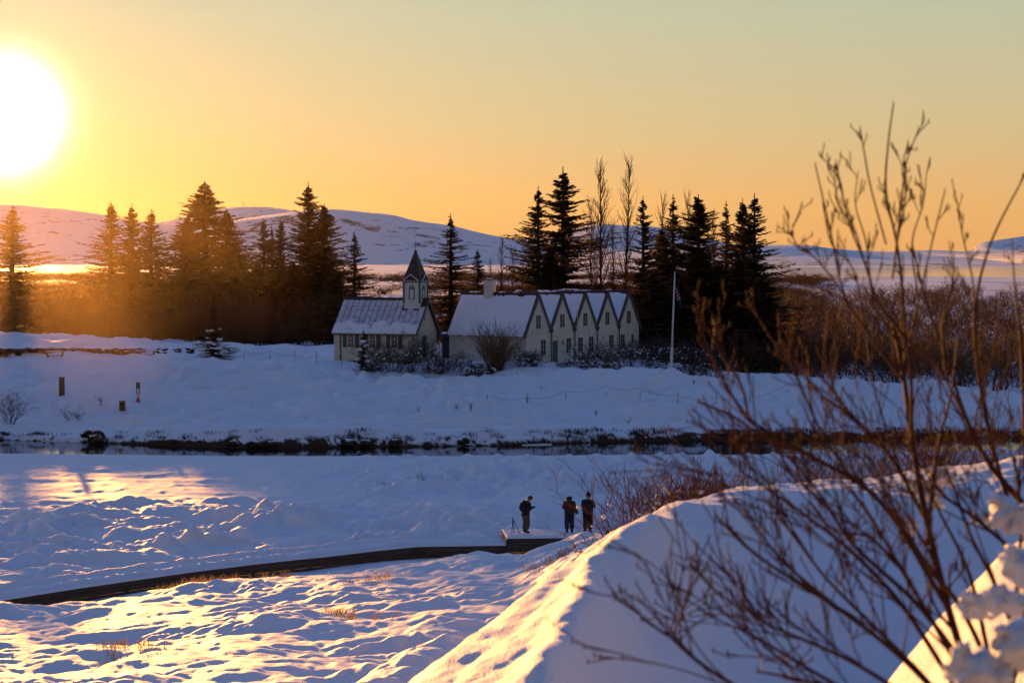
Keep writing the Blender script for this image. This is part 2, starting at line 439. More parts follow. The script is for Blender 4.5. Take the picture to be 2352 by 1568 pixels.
# ---------------------------------------------------------------- ground
def ground_mesh(name, rows, cols, mat_, soil=True):
    Yg, Tg = np.meshgrid(rows, cols, indexing='ij')
    Xg = Yg * Tg
    Z = height(Xg, Yg)
    V = np.stack([Xg, Yg, Z], -1)
    m = np_mesh(name, V, grid_faces(len(rows), len(cols))[:, ::-1], mat_, True)
    if soil:
        xa = CX + F * Tg
        yf = np.interp(np.clip(xa, 0, 2352), XC, YF); yn = np.interp(np.clip(xa, 0, 2352), XC, YN)
        d = Yg - yf
        n1 = fbm(Xg / 1.6, Z * 1.5 + 5, 3, 41); n2 = fbm(Xg / .45, Z * 2.2, 2, 43); n3 = fbm(Xg / 14, Yg * 0 + .5, 2, 44)
        more = np.interp(xa, [0, 500, 1100, 1500, 1900], [-.22, -.16, -.05, .12, .45])
        s = sstep(.0, .1, (n1 * .8 + n2 * .6 + n3 * .5 - .02 + more) ) * (d > -1.2) * (1 - sstep(.5, .9 + .5 * n1, d))
        s = np.maximum(s, (d > -1.2) * (1 - sstep(.12, .22, d + .15 * n2)))
        # dry stones of the terrace wall showing through the snow
        wall = (Yg > 211.18) * (Yg < 211.62) * (xa < 480)
        s = np.maximum(s, wall * sstep(.0, .06, fbm(Xg / 1.5, Z * 2, 3, 47) + .12 - .25 * sstep(350, 470, xa)))
        s = np.maximum(s, (Yg > yn - .25) * (Yg < yf))
        # bare spots beyond 400 m
        fs = sstep(.08, .3, fbm(Xg / 60, Yg / 90, 4, 51)) * sstep(400, 600, Yg) * .5
        s = np.maximum(s, fs)
        a = m.attributes.new('soil', 'FLOAT', 'POINT'); a.data.foreach_set('value', s.astype(np.float32).ravel())
    return m
cols = np.concatenate([np.linspace(-.60, -.285, 30), np.linspace(-.28, .28, 540), np.linspace(.285, .60, 30)])
rows = np.concatenate([np.linspace(17, 30, 40), np.linspace(30.2, 60, 250), np.linspace(60.15, 112, 330), np.linspace(112.3, 150, 110),
                       np.linspace(150.2, 168, 120), np.linspace(168.3, 240, 210), np.geomspace(241, 9000, 130)])
tag(obj('snow_ground', ground_mesh('snow_ground', rows, cols, M_SNOWG)), kind='structure')
cols = np.linspace(-.60, .60, 620)
rows = np.concatenate([np.linspace(2.2, 6, 110), np.linspace(6.03, 13, 280), np.linspace(13.05, 17.0, 60)])
tag(obj('snow_bank', ground_mesh('snow_bank', rows, cols, M_SNOWN, False)), kind='structure')

# river and lake
def water_material():
    m = mat('river_water', (.012, .012, .014), .06, spec=.6)
    t = m.node_tree; b = t.nodes['Principled BSDF']
    co = t.nodes.new('ShaderNodeTexCoord'); mp = t.nodes.new('ShaderNodeMapping'); mp.inputs['Scale'].default_value = (.6, 1.6, 1)
    n = t.nodes.new('ShaderNodeTexNoise'); n.inputs['Scale'].default_value = 3; n.inputs['Detail'].default_value = 2
    bp = t.nodes.new('ShaderNodeBump'); bp.inputs['Strength'].default_value = .12; bp.inputs['Distance'].default_value = .02
    t.links.new(co.outputs['Object'], mp.inputs[0]); t.links.new(mp.outputs[0], n.inputs['Vector']); t.links.new(n.outputs['Fac'], bp.inputs['Height'])
    t.links.new(bp.outputs[0], b.inputs['Normal'])
    return m
M_WATER = water_material()
tag(MB().add([(-90, 146, WATER), (90, 146, WATER), (90, 174, WATER), (-90, 174, WATER)], [(0, 1, 2, 3)]).build('river', M_WATER), kind='structure')
tag(MB().add([(60, 1150, -14.6), (900, 1150, -14.6), (7000, 9000, -14.6), (700, 9000, -14.6)], [(0, 1, 2, 3)]).build('lake', M_WATER), kind='structure')

# ---------------------------------------------------------------- hills
def hill_material():
    m = bpy.data.materials.new('snowy_hillside'); m.use_nodes = True
    t = m.node_tree; b = t.nodes['Principled BSDF']; b.inputs['Roughness'].default_value = .8; b.inputs['Specular IOR Level'].default_value = .1
    co = t.nodes.new('ShaderNodeTexCoord')
    mp = t.nodes.new('ShaderNodeMapping'); mp.inputs['Scale'].default_value = (.022, .008, .05)
    t.links.new(co.outputs['Object'], mp.inputs[0])
    n = t.nodes.new('ShaderNodeTexNoise'); n.inputs['Scale'].default_value = 1.0; n.inputs['Detail'].default_value = 9; n.inputs['Roughness'].default_value = .72
    t.links.new(mp.outputs[0], n.inputs['Vector'])
    n2 = t.nodes.new('ShaderNodeTexNoise'); n2.inputs['Scale'].default_value = .0028; n2.inputs['Detail'].default_value = 2
    t.links.new(co.outputs['Object'], n2.inputs['Vector'])
    ad = t.nodes.new('ShaderNodeMath'); ad.operation = 'MULTIPLY_ADD'; ad.inputs[1].default_value = .55
    t.links.new(n2.outputs['Fac'], ad.inputs[0]); t.links.new(n.outputs['Fac'], ad.inputs[2])
    r = t.nodes.new('ShaderNodeValToRGB'); t.links.new(ad.outputs[0], r.inputs[0])
    r.color_ramp.elements[0].position = .83; r.color_ramp.elements[0].color = (.74, .78, .78, 1)
    r.color_ramp.elements[1].position = .90; r.color_ramp.elements[1].color = (.20, .13, .09, 1)
    t.links.new(r.outputs[0], b.inputs['Base Color'])
    return m
M_HILL = hill_material()
def hill(name, Yc, crest, seed, depth_front, foot=-13.0, rough=6.0):
    xs = np.linspace(crest[0][0], crest[-1][0], 420)
    yc = np.interp(xs, [c_[0] for c_ in crest], [c_[1] for c_ in crest])
    k = np.ones(9) / 9
    yc = np.convolve(np.pad(yc, 4, mode='edge'), k, 'valid')
    X = (xs - CX) / F * Yc
    top = -(yc - HY) / F * Yc
    v = np.linspace(0, 1, 110)
    prof = np.interp(v, [0, .18, .5, .8, .9, 1.0], [0, .05, .40, .90, 1.0, .35])
    Yr = Yc - depth_front + v * depth_front * 1.12
    Z = foot - 2 + (top[None, :] - foot + 2) * prof[:, None]
    Xg = np.broadcast_to(X, Z.shape); Yg = np.broadcast_to(Yr[:, None], Z.shape)
    n_ = fbm(Xg / 260, Yg / 420, 4, seed) * rough + fbm(Xg / 60, Yg / 120, 3, seed + 3) * rough * .3
    w = np.clip(1 - np.abs(prof - .5) * 1.9, 0.05, 1)[:, None]
    Z = Z + n_ * w * np.clip((top - foot) / 60, .15, 1)
    V = np.stack([Xg * (Yg / Yc) ** .0, Yg, Z], -1)
    return tag(obj(name, np_mesh(name, V, grid_faces(*Z.shape)[:, ::-1], M_HILL, True)), kind='structure')
hill('far_hills', 8200, [(-900, 505), (0, 515), (300, 515), (380, 508), (420, 496), (500, 480), (530, 476), (580, 474), (640, 477), (700, 490), (800, 520), (1000, 560),
                         (1130, 556), (1180, 547), (1230, 550), (1320, 524), (1370, 513), (1440, 518), (1500, 519), (1550, 530), (1640, 552), (1740, 572), (1900, 585)], 61, 2200, rough=12)
hill('near_hills', 5200, [(-1400, 500), (-700, 455), (-200, 466), (0, 470), (40, 470), (95, 477), (130, 478), (200, 488), (240, 494), (300, 508), (355, 512), (420, 515), (520, 508),
                          (600, 496), (690, 483), (760, 480), (800, 482), (835, 487), (860, 490), (900, 491), (940, 505), (985, 511), (1040, 518), (1100, 534), (1160, 546),
                          (1210, 553), (1300, 570), (1400, 590)], 71, 1700, rough=9)
hill('low_ridge', 3800, [(1200, 592), (1400, 580), (1600, 565), (1790, 562), (1850, 562), (1900, 569), (1960, 574), (2030, 577), (2080, 581), (2200, 590)], 81, 900, rough=3)
hill('lakeside_ridge', 9500, [(1700, 590), (1850, 580), (2000, 579), (2100, 575), (2160, 574), (2215, 577), (2245, 575), (2400, 574), (2700, 570), (3400, 560)], 91, 900, foot=-15, rough=3)
hill('table_mountain', 12500, [(2222, 584), (2240, 566), (2252, 557), (2290, 551), (2352, 542), (2500, 525), (2700, 515), (3300, 520)], 95, 1200, foot=-15, rough=8)

# ---------------------------------------------------------------- air
def volume(name, x0, x1, y0, y1, z0, z1, dens, aniso, col=(1, 1, 1)):
    m = bpy.data.materials.new(name); m.use_nodes = True
    t = m.node_tree; t.nodes.clear()
    o_ = t.nodes.new('ShaderNodeOutputMaterial'); v = t.nodes.new('ShaderNodeVolumePrincipled')
    v.inputs['Density'].default_value = dens; v.inputs['Anisotropy'].default_value = aniso; v.inputs['Color'].default_value = (*col, 1)
    t.links.new(v.outputs[0], o_.inputs['Volume'])
    h = MB().box(x0, x1, y0, y1, z0, z1).build(name, m)
    return tag(h, kind='stuff')
volume('haze', -6500, 9000, -60, 16500, -22, 420, .8e-6, .84, (.97, .86, .74))

def soft_volume(name, c, r, dens, aniso, col, noise=0.0):
    """an ellipsoid volume that thins out towards its edge"""
    m = bpy.data.materials.new(name); m.use_nodes = True
    t = m.node_tree; t.nodes.clear()
    o_ = t.nodes.new('ShaderNodeOutputMaterial'); v = t.nodes.new('ShaderNodeVolumePrincipled')
    v.inputs['Anisotropy'].default_value = aniso; v.inputs['Color'].default_value = (*col, 1)
    co = t.nodes.new('ShaderNodeTexCoord'); ln_ = t.nodes.new('ShaderNodeVectorMath'); ln_.operation = 'LENGTH'
    t.links.new(co.outputs['Object'], ln_.inputs[0])
    mr = t.nodes.new('ShaderNodeMapRange'); mr.interpolation_type = 'SMOOTHSTEP'
    mr.inputs['From Min'].default_value = 1.0; mr.inputs['From Max'].default_value = 0.0
    mr.inputs['To Min'].default_value = 0.0; mr.inputs['To Max'].default_value = dens
    t.links.new(ln_.outputs['Value'], mr.inputs['Value'])
    t.links.new(mr.outputs[0], v.inputs['Density']); t.links.new(v.outputs[0], o_.inputs['Volume'])
    h = MB().box(-1, 1, -1, 1, -1, 1).build(name, m, loc=c)
    h.scale = r
    m.cycles.volume_step_rate = 1.0
    return tag(h, kind='stuff')
soft_volume('glare_veil', (-88, 195, 0), (84, 115, 34), 7.0e-4, .72, (1.0, .70, .42))  # added tinted volume, imitates the lens glare veiling the trees near the sun
soft_volume('lake_mist', (1650, 5200, -8), (1500, 900, 34), 3.0e-4, .6, (.98, .93, .85))

# ================================================================ vegetation
def prisms(segs, n=3):
    """segs: array (k, 8) p0 p1 r0 r1 -> verts, quad faces of open tapered prisms"""
    S = np.asarray(segs, float).reshape(-1, 8)
    p0, p1, r0, r1 = S[:, :3], S[:, 3:6], S[:, 6], S[:, 7]
    d = p1 - p0; d /= np.maximum(np.linalg.norm(d, axis=1, keepdims=True), 1e-9)
    ref = np.where(np.abs(d[:, 2:3]) < .9, np.array([[0, 0, 1.]]), np.array([[1., 0, 0]]))
    a = np.cross(d, ref); a /= np.linalg.norm(a, axis=1, keepdims=True)
    b = np.cross(d, a)
    t = np.arange(n) * 2 * np.pi / n
    ring = a[:, None, :] * np.cos(t)[None, :, None] + b[:, None, :] * np.sin(t)[None, :, None]
    V = np.concatenate([p0[:, None] + ring * r0[:, None, None], p1[:, None] + ring * r1[:, None, None]], 1)
    k = len(S)
    base = (np.arange(k) * 2 * n)[:, None]
    i = np.arange(n)[None, :]; j = (i + 1) % n
    Fc = np.stack([base + i, base + j, base + n + j, base + n + i], -1)
    return V.reshape(-1, 3), Fc.reshape(-1, 4)
def branch(segs, tips, p, d, length, r, depth, rr, kids, spread, up, steps=4, ratio=.62, minr=.002):
    pts = [p]; d = d.normalized()
    for s in range(steps):
        q = p + d * (length / steps)
        r1 = max(minr, r * (1 - .75 / steps))
        segs.append((*p, *q, r, r1))
        if depth > 0 and s >= 1 or (depth > 0 and steps <= 2):
            for _ in range(kids):
                if rr.random() < .85:
                    side = Vector((rr.uniform(-1, 1), rr.uniform(-1, 1), rr.uniform(-.5, .8))).normalized()
                    dd = (d + side * spread).normalized()
                    branch(segs, tips, p.lerp(q, rr.random()), dd, length * ratio * rr.uniform(.6, 1.15), r1 * .62, depth - 1, rr, kids, spread, up, max(2, steps - 1), ratio, minr)
        p = q; r = r1
        d = (d + Vector((rr.uniform(-1, 1), rr.uniform(-1, 1), rr.uniform(-1, 1))) * .16 + Vector((0, 0, up))).normalized()
    tips.append(p)
def shrub_mesh(name, mat_, seed, H, W, stems, depth=2, kids=1, r0=.03, spread=.6, up=.08, lean=1.0, n=3, minr=.004, ratio=.62, base_w=.25):
    rr = random.Random(seed); segs = []; tips = []
    for i in range(stems):
        a = rr.uniform(0, 2 * math.pi); t = rr.random() ** .7
        d = Vector((math.cos(a) * W / H * t * lean, math.sin(a) * W / H * t * lean, 1))
        branch(segs, tips, Vector((math.cos(a) * W * base_w * t, math.sin(a) * W * base_w * t, -.05 * H)), d, H * rr.uniform(.65, 1.02), r0 * rr.uniform(.6, 1), depth, rr, kids, spread, up, 5, ratio, minr)
    V, Fc = prisms(segs, n)
    k = H / max(1e-6, V[:, 2].max())
    V[:, 2] *= k
    return np_mesh(name, V, Fc, mat_), [Vector((t.x, t.y, t.z * k)) for t in tips]
def snow_on(name, tips, seed, count, r, parent, mat_=None):
    rr = random.Random(seed); mb = MB()
    pick = rr.sample(tips, min(count, len(tips)))
    for i, t in enumerate(pick):
        mb.blob((t.x, t.y, t.z - r * .3), r * rr.uniform(.5, 1.2), seed + i, 1, .75, .35)
    o = mb.build(name, mat_ or M_SNOW, parent, True)
    return tag(o, kind='stuff')

def spruce_mesh(seed, H=20.0, R=3.6, fill=1.0, power=.85, droop=.28, twig=.55):
    g = np.random.default_rng(seed)
    zs = []; z = .05 * H
    while z < H * .965:
        zs.append(z); z += (.26 + .24 * g.random()) * (1.0 if z < .75 * H else .75)
    br = []
    # envelope that bulges and thins irregularly, as real crowns do
    ph = g.random(4) * 6
    for z in zs:
        f = z / H
        for k in range(int(g.integers(4, 7) * fill + 1)):
            a = g.random() * 2 * np.pi
            env = (1 - f) ** (power + .08) * min(1, .62 + f * 2.2) * (1 if f < .84 else .35 + .65 * (1 - f) / .16) * (1 + .16 * np.sin(a * 2 + ph[0] + f * 7) + .12 * np.sin(f * 23 + ph[1] + a))
            L_ = R * env * g.uniform(.45, 1.12) + .07
            if g.random() < .05: L_ *= 1.3
            if f > .35 and g.random() < .10: continue
            br.append((z + g.normal() * .2, a, L_, f))
    br = np.array(br)
    n = len(br)
    z0, a, Ln, f = br.T
    dirx, diry = np.cos(a), np.sin(a)
    S = 16
    s = (np.arange(S) + .5) / S
    s = s[None, :] + g.uniform(-.5, .5, (n, S)) / S
    out = s * Ln[:, None]
    # branches rise at the top of the tree, droop at the bottom and turn up at the tips
    slope = (.55 * f ** 1.5 - droop * (1 - f))[:, None]
    zz = z0[:, None] + out * slope + .16 * Ln[:, None] * np.maximum(s - .55, 0) ** 2 * 4 + g.normal(0, .03, (n, S))
    px = dirx[:, None] * out; py = diry[:, None] * out
    vs = []
    for side in (-1, 1):
        tl = twig * (1.15 - .75 * s) * (.22 + .26 * Ln[:, None]) * g.uniform(.6, 1.3, (n, S))
        ta = a[:, None] + side * g.uniform(.55, 1.15, (n, S))
        tx, ty = np.cos(ta), np.sin(ta)
        dz = g.uniform(-1.0, .1, (n, S))
        wd = .035 + .20 * tl
        nx, ny = -ty, tx
        p0 = np.stack([px, py, zz], -1)
        p2 = p0 + np.stack([tx * tl, ty * tl, dz * tl], -1)
        mid = p0 + np.stack([tx * tl * .45, ty * tl * .45, dz * tl * .35 + .03], -1)
        roll = g.uniform(-1.2, 1.2, (n, S))
        wv = np.stack([nx * wd * np.cos(roll), ny * wd * np.cos(roll), wd * np.sin(roll)], -1)
        vs.append(np.stack([p0, mid + wv, p2, mid - wv], 2).reshape(-1, 4, 3))
    V = np.concatenate(vs).reshape(-1, 3)
    Fc = np.arange(len(V)).reshape(-1, 4)
    # hanging tips along the spine
    segs = np.concatenate([np.stack([np.zeros(n), np.zeros(n), z0], -1), np.stack([dirx * Ln * .55, diry * Ln * .55, z0 + Ln * .55 * slope[:, 0]], -1), (.012 + .010 * Ln)[:, None], np.full((n, 1), .012)], 1)
    segs2 = np.concatenate([segs[:, 3:6], np.stack([dirx * Ln, diry * Ln, z0 + Ln * slope[:, 0] + .13 * Ln], -1), np.full((n, 1), .012), np.full((n, 1), .05)], 1)
    V2, F2 = prisms(np.concatenate([segs, segs2]), 3)
    crown = np_mesh('crown', np.concatenate([V, V2]), np.concatenate([Fc, F2 + len(V)]), M_NEEDLE)
    tr = []
    N_ = 8
    for i in range(N_):
        f0, f1 = i / N_, (i + 1) / N_
        tr.append((0, 0, H * f0 - (.4 if i == 0 else 0), 0, 0, H * f1, .21 * H / 20 * (1 - f0) + .02, .21 * H / 20 * (1 - f1) + .02))
    TV, TF = prisms(tr, 7)
    trunk = np_mesh('trunk', TV, TF, M_BARK, True)
    # upper shoots
    return crown, trunk
SPR = [spruce_mesh(100 + i, 20, 3.6, fill, pw, dr, tw) for i, (fill, pw, dr, tw) in enumerate(
    [(1.25, .85, .25, .60), (1.0, 1.0, .30, .55), (1.35, .78, .22, .62), (.85, 1.05, .35, .50), (1.1, .95, .18, .55), (1.4, .85, .30, .62), (.85, .95, .12, .50)])]
TREES = [  # x, top y, depth, half width at the foot (px), prototype, label
    (28, 470, 292, 78, 4, 'pale sunlit spruce standing alone at the sun side end of the tree line'),
    (255, 461, 304, 66, 1, 'tall spruce, first of the three pointed spruces beyond the gap in the trees'),
    (303, 466, 308, 52, 0, 'thin topped spruce, middle one of the three pointed spruces beyond the gap'),
    (347, 479, 302, 60, 4, 'spruce between the thin topped spruce and the broadest spruce'),
    (430, 489, 300, 58, 5, 'spruce tucked against the near side of the broadest tallest spruce'),
    (470, 416, 306, 100, 2, 'broadest tallest spruce of the group between the sun and the church'),
    (520, 478, 312, 62, 5, 'dark spruce forming the shoulder behind the broadest spruce'),
    (606, 500, 300, 50, 1, 'layered spruce with clear horizontal boughs, in the dip left of the twin tall spruces'),
    (624, 515, 306, 34, 3, 'slim short spruce squeezed between two layered spruces'),
    (645, 500, 298, 48, 1, 'layered spruce beside the slim short one, nearer to the church'),
    (708, 417, 300, 62, 0, 'tallest narrow spruce just left of the church roof'),
    (745, 467, 296, 62, 2, 'full rounded spruce touching the tallest narrow spruce by the church'),
    (814, 529, 262, 50, 3, 'small open spruce rising behind the church roof'),
    (560, 640, 285, 62, 5, 'low wide spruce at the foot of the broadest spruce, beside the terrace end'),
    (672, 600, 286, 56, 2, 'dense short spruce between the layered spruces and the tallest narrow one'),
    (775, 620, 270, 52, 5, 'dense short spruce against the back corner of the church roof'),
    (395, 640, 284, 62, 5, 'low wide spruce under the near side of the broadest spruce'),
    (540, 560, 292, 66, 2, 'middle height spruce filling the slope of the broadest spruce towards the church'),
    (585, 610, 288, 56, 5, 'short dark spruce under the first layered spruce'),
    (640, 590, 287, 58, 2, 'short dark spruce under the second layered spruce'),
    (728, 560, 288, 60, 5, 'stout dark spruce at the foot of the two tallest by the church'),
    (300, 600, 290, 62, 5, 'short spruce at the foot of the three pointed spruces'),
    (225, 640, 288, 46, 1, 'lowest spruce at the edge of the gap, under the first pointed spruce'),
    (1035, 490, 250, 62, 3, 'open spruce between the church steeple and the gabled house'),
    (1097, 571, 246, 40, 6, 'small ragged conifer behind the chimney end of the gabled house'),
    (1236, 427, 236, 68, 6, 'ragged spruce behind the chimney side of the gabled roofs'),
    (1293, 382, 240, 84, 0, 'tallest spruce of all, behind the second gable'),
    (1477, 449, 236, 56, 6, 'spruce behind the last gable with thin drooping boughs'),
    (1520, 520, 240, 62, 5, 'low dense spruce filling the space behind the flagpole'),
    (1546, 445, 238, 60, 3, 'spruce with a spiky top directly above the flagpole'),
    (1604, 446, 234, 78, 2, 'dense dark spruce beside the one above the flagpole'),
    (1668, 460, 240, 50, 3, 'narrow spruce between the dense dark spruce and the twin end spruces'),
    (1706, 455, 236, 58, 5, 'first of the twin spruces at the birch end of the dark grove'),
    (1733, 444, 232, 80, 6, 'second of the twin spruces, with wide low boughs over the birch thicket'),
    (1650, 600, 226, 80, 5, 'low bushy spruce filling the dark foot of the grove beyond the flagpole'),
    (1500, 620, 226, 60, 5, 'short dark spruce between the house end and the flagpole'),
    (1700, 590, 225, 66, 2, 'stout low spruce under the twin end spruces'),
    (1610, 560, 228, 66, 5, 'middle height spruce hugging the dense dark one'),
    (1760, 640, 222, 56, 5, 'lowest spruce of the grove, next to the birch wood'),
    (1265, 560, 232, 60, 2, 'stout spruce between the ragged spruce and the tallest spruce'),
    (1560, 640, 224, 70, 2, 'short spruce with snow flecks behind the flagpole base'),
]
for i, (x, yt, Y, hw, k, lab) in enumerate(TREES):
    p = on_ground(x, Y, -.2)
    zt = zy(Y, yt)
    H = zt - p.z; R = hw / F * Y
    e = empty('spruce_tree', p, lab, 'tree', 'spruces in the grove behind the church and house', rotz=i * 1.7)
    e.scale = (R / 1.5, R / 1.5, H / 20.0)
    crown, trunk = SPR[k]
    obj('trunk', trunk, e); obj('crown', crown, e)

# bare poplars
def poplar(seed, H, W):
    rr = random.Random(seed); segs = []; tips = []
    p = Vector((0, 0, -.3)); n = 26
    for i in range(n):
        q = p + Vector((rr.uniform(-.05, .05), rr.uniform(-.05, .05), H / n))
        r = .17 * (1 - i / n) + .018
        segs.append((*p, *q, r, .17 * (1 - (i + 1) / n) + .018))
        if i > 2:
            for _ in range(5):
                a = rr.uniform(0, 6.283); f = i / n
                d = Vector((math.cos(a) * .42, math.sin(a) * .42, 1))
                branch(segs, tips, p.lerp(q, rr.random()), d, W * (1.7 - 1.15 * f) * rr.uniform(.5, 1.1), .035, 1 if f > .6 else 2, rr, 1, .45, .05, 4, .55, .013)
        p = q
    V, Fc = prisms(segs, 3)
    return np_mesh('crown', V, Fc, M_TWIG)
POP = [poplar(5, 18, 2.6), poplar(9, 18, 2.2)]
for i, (x, yt, Y, s, lab) in enumerate([
    (1383, 390, 238, 1.15, 'tall bare poplar behind the third gable, the one with denser lower twigs'),
    (1438, 376, 242, 1.0, 'tallest bare poplar, slender and upright behind the fourth gable'),
    (1358, 470, 244, .8, 'short bare poplar between the tallest spruce and the denser poplar'),
    (1410, 520, 240, 1.1, 'low bare poplar between the two tall poplars'),
    (1520, 460, 250, .8, 'faint bare poplar showing between two spruces above the flagpole'),
    (1581, 452, 250, .8, 'faint bare poplar behind the dense dark spruce'),
    (1640, 500, 250, .8, 'faint bare poplar in the gap before the narrow spruce'),
    (1150, 548, 248, .9, 'small bare tree behind the chimney, with sunlit twigs'),
    (1178, 575, 250, .9, 'bare tree close to the chimney and the ragged spruce'),
    (1128, 600, 247, .9, 'low bare tree next to the small ragged conifer')]):
    p = on_ground(x, Y)
    e = obj('bare_tree', POP[i % 2], loc=p)
    e.rotation_euler = (0, 0, i * 2.1)
    H = zy(Y, yt) - p.z
    e.scale = (s * H / 18, s * H / 18, H / 18)
    tag(e, lab, 'tree', 'bare trees among the spruces')

# birch shrubs: prototypes shared by the whole thicket
BIR = [shrub_mesh('birch_twigs', M_TWIG, 300 + i, 4.5, 1.9, 7, 3, 1, .055, .75, .05, 1.0, 3, .012, .6)[0] for i in range(5)]
def birch(x, Y, H, w, k, lab, grp, name='birch_shrub', rz=None):
    p = on_ground(x, Y, -.1)
    o = obj(name, BIR[k % 5], loc=p)
    o.rotation_euler = (0, 0, rz if rz is not None else k * 1.31 + x)
    o.scale = (w / 1.9, w / 1.9, H / 4.5)
    tag(o, lab, 'shrub', grp)
    return o
rr = random.Random(77)
# one mass of undergrowth: birch scrub behind the spruces and over the plain
def scrub(name, spots, lab, mats=M_TWIG, protos=None):
    protos = protos or BIR
    Vs, Fs, b = [], [], 0
    for (X, Y, z, h, w) in spots:
        me = protos[rr.randrange(len(protos))]
        key = me.name
        if key not in CACHE:
            v = np.empty(len(me.vertices) * 3, np.float32); me.vertices.foreach_get('co', v)
            fi = np.empty(len(me.loops), np.int32); me.loops.foreach_get('vertex_index', fi)
            CACHE[key] = (v.reshape(-1, 3), fi.reshape(-1, 4))
        v, fi = CACHE[key]
        a = rr.random() * 6.28; c_, s_ = math.cos(a), math.sin(a)
        hh = v[:, 2].max(); ww = np.percentile(np.abs(v[:, :2]), 92)
        R_ = np.array([[c_, s_, 0], [-s_, c_, 0], [0, 0, 1]])
        q = v @ R_ * np.array([w / ww, w / ww, h / hh]) + np.array([X, Y, z])
        Vs.append(q); Fs.append(fi + b); b += len(v)
    m = np_mesh(name, np.concatenate(Vs), np.concatenate(Fs), mats)
    return tag(obj(name, m), lab, None, None, 'stuff')
CACHE = {}
LITE = [shrub_mesh('scrub_twigs', M_TWIG, 400 + i, 3.5, 1.8, 9, 2, 1, .05, .8, .05, 1.0, 3, .02, .6)[0] for i in range(4)]
spots = []
for i in range(150):      # foot of the spruce grove on the sun side
    x = rr.uniform(-150, 770); Y = rr.uniform(262, 325)
    gap = 95 < x < 205
    h = rr.uniform(2.2, 3.8) if gap else rr.uniform(3.5, 8.5) if x > 380 else rr.uniform(3, 6)
    X = (x - CX) / F * Y
    spots.append((X, Y, ground(X, Y), h, rr.uniform(1.6, 2.8)))
for i in range(60):
    x = rr.uniform(960, 1480); Y = rr.uniform(228, 300)
    X = (x - CX) / F * Y
    spots.append((X, Y, ground(X, Y), rr.uniform(3, 5.5), rr.uniform(1.5, 2.6)))
for i in range(60):
    x = rr.uniform(1470, 1800); Y = rr.uniform(216, 260)
    X = (x - CX) / F * Y
    spots.append((X, Y, ground(X, Y), rr.uniform(2.5, 5.0), rr.uniform(1.5, 2.6)))
for i in range(16):  # extra birches added in the gap to break the sunlight into streaks
    x = rr.uniform(98, 205); Y = rr.uniform(262, 300); X = (x - CX) / F * Y
    spots.append((X, Y, ground(X, Y), rr.uniform(4.5, 8.0), rr.uniform(1.2, 2.2)))
scrub('grove_undergrowth', spots, 'brown leafless undergrowth at the foot of the spruces', protos=LITE)
spots = []
for i in range(2600):
    Y = 380 * (1300 / 380) ** rr.random(); x = rr.uniform(-200, 1900)
    X = (x - CX) / F * Y
    if perlin(X / 90, Y / 120, 66) + perlin(X / 25, Y / 40, 67) * .5 < -.10 + .5 * math.exp(-((Y - 930) / 90) ** 2): continue
    spots.append((X, Y, ground(X, Y) - .3, rr.uniform(1.6, 3.6) * (1 + Y / 1800), rr.uniform(2.0, 5) * (1 + Y / 800)))
scrub('plain_scrub', spots, 'sunlit brown scrub scattered over the snowy plain', mats=mat('golden_scrub', (.20, .105, .045), .8, .4, .05, trans=.35, spec=.05), protos=LITE)
spots = []
for i in range(430):
    Y = 262 * (760 / 262) ** rr.random(); x = rr.uniform(1740, 2750)
    X = (x - CX) / F * Y
    spots.append((X, Y, ground(X, Y) - .2, rr.uniform(3.0, 6.2), rr.uniform(1.8, 3.4)))
scrub('far_birch_wood', spots, 'far part of the brown birch wood in front of the lake', protos=LITE)
n = 0
while n < 200:            # near edge of the wood, shrub by shrub
    Y = rr.uniform(203, 262); x = rr.uniform(1700, 2560)
    if x < 1800 and Y < 214: continue
    birch(x, Y, rr.uniform(3.0, 6.4), rr.uniform(1.8, 3.2), n, 'brown leafless birch shrub at the near edge of the wood behind the snowy bank', 'birch shrubs at the near edge of the wood')
    n += 1

# ================================================================ gabled house
M_PLASTER = mat('white_render', (.64, .58, .48), .85, .10, 1.5, .25, 30)
M_GREEN = mat('green_paint', (.075, .13, .085), .6, .15, 4)
M_GREEND = mat('dark_green_paint', (.07, .095, .08), .7, .15, 4)
M_RED = mat('dark_red_roof_paint', (.10, .022, .018), .55, .25, 3)
M_BROWN = mat('brown_metal', (.09, .035, .025), .5, .2, 5)
M_GLASS = mat('window_glass', (.04, .036, .028), .3, spec=.3)
M_GLASSW = mat('church_window_glass', (.16, .075, .045), .25, .3, 3, spec=.5)
M_WHITE = mat('white_paint', (.62, .60, .56), .6, .06, 3)
M_CREAM = mat('cream_boarding', (.64, .57, .44), .7, .08, 2)
M_METAL = mat('grey_metal_sheet', (.20, .17, .17), .45, .2, 2, metal=.2)
M_DARK = mat('dark_void', (.012, .009, .008), .9)
M_ROOFD = mat('dark_roof_sheet', (.06, .038, .032), .55, .3, 3)

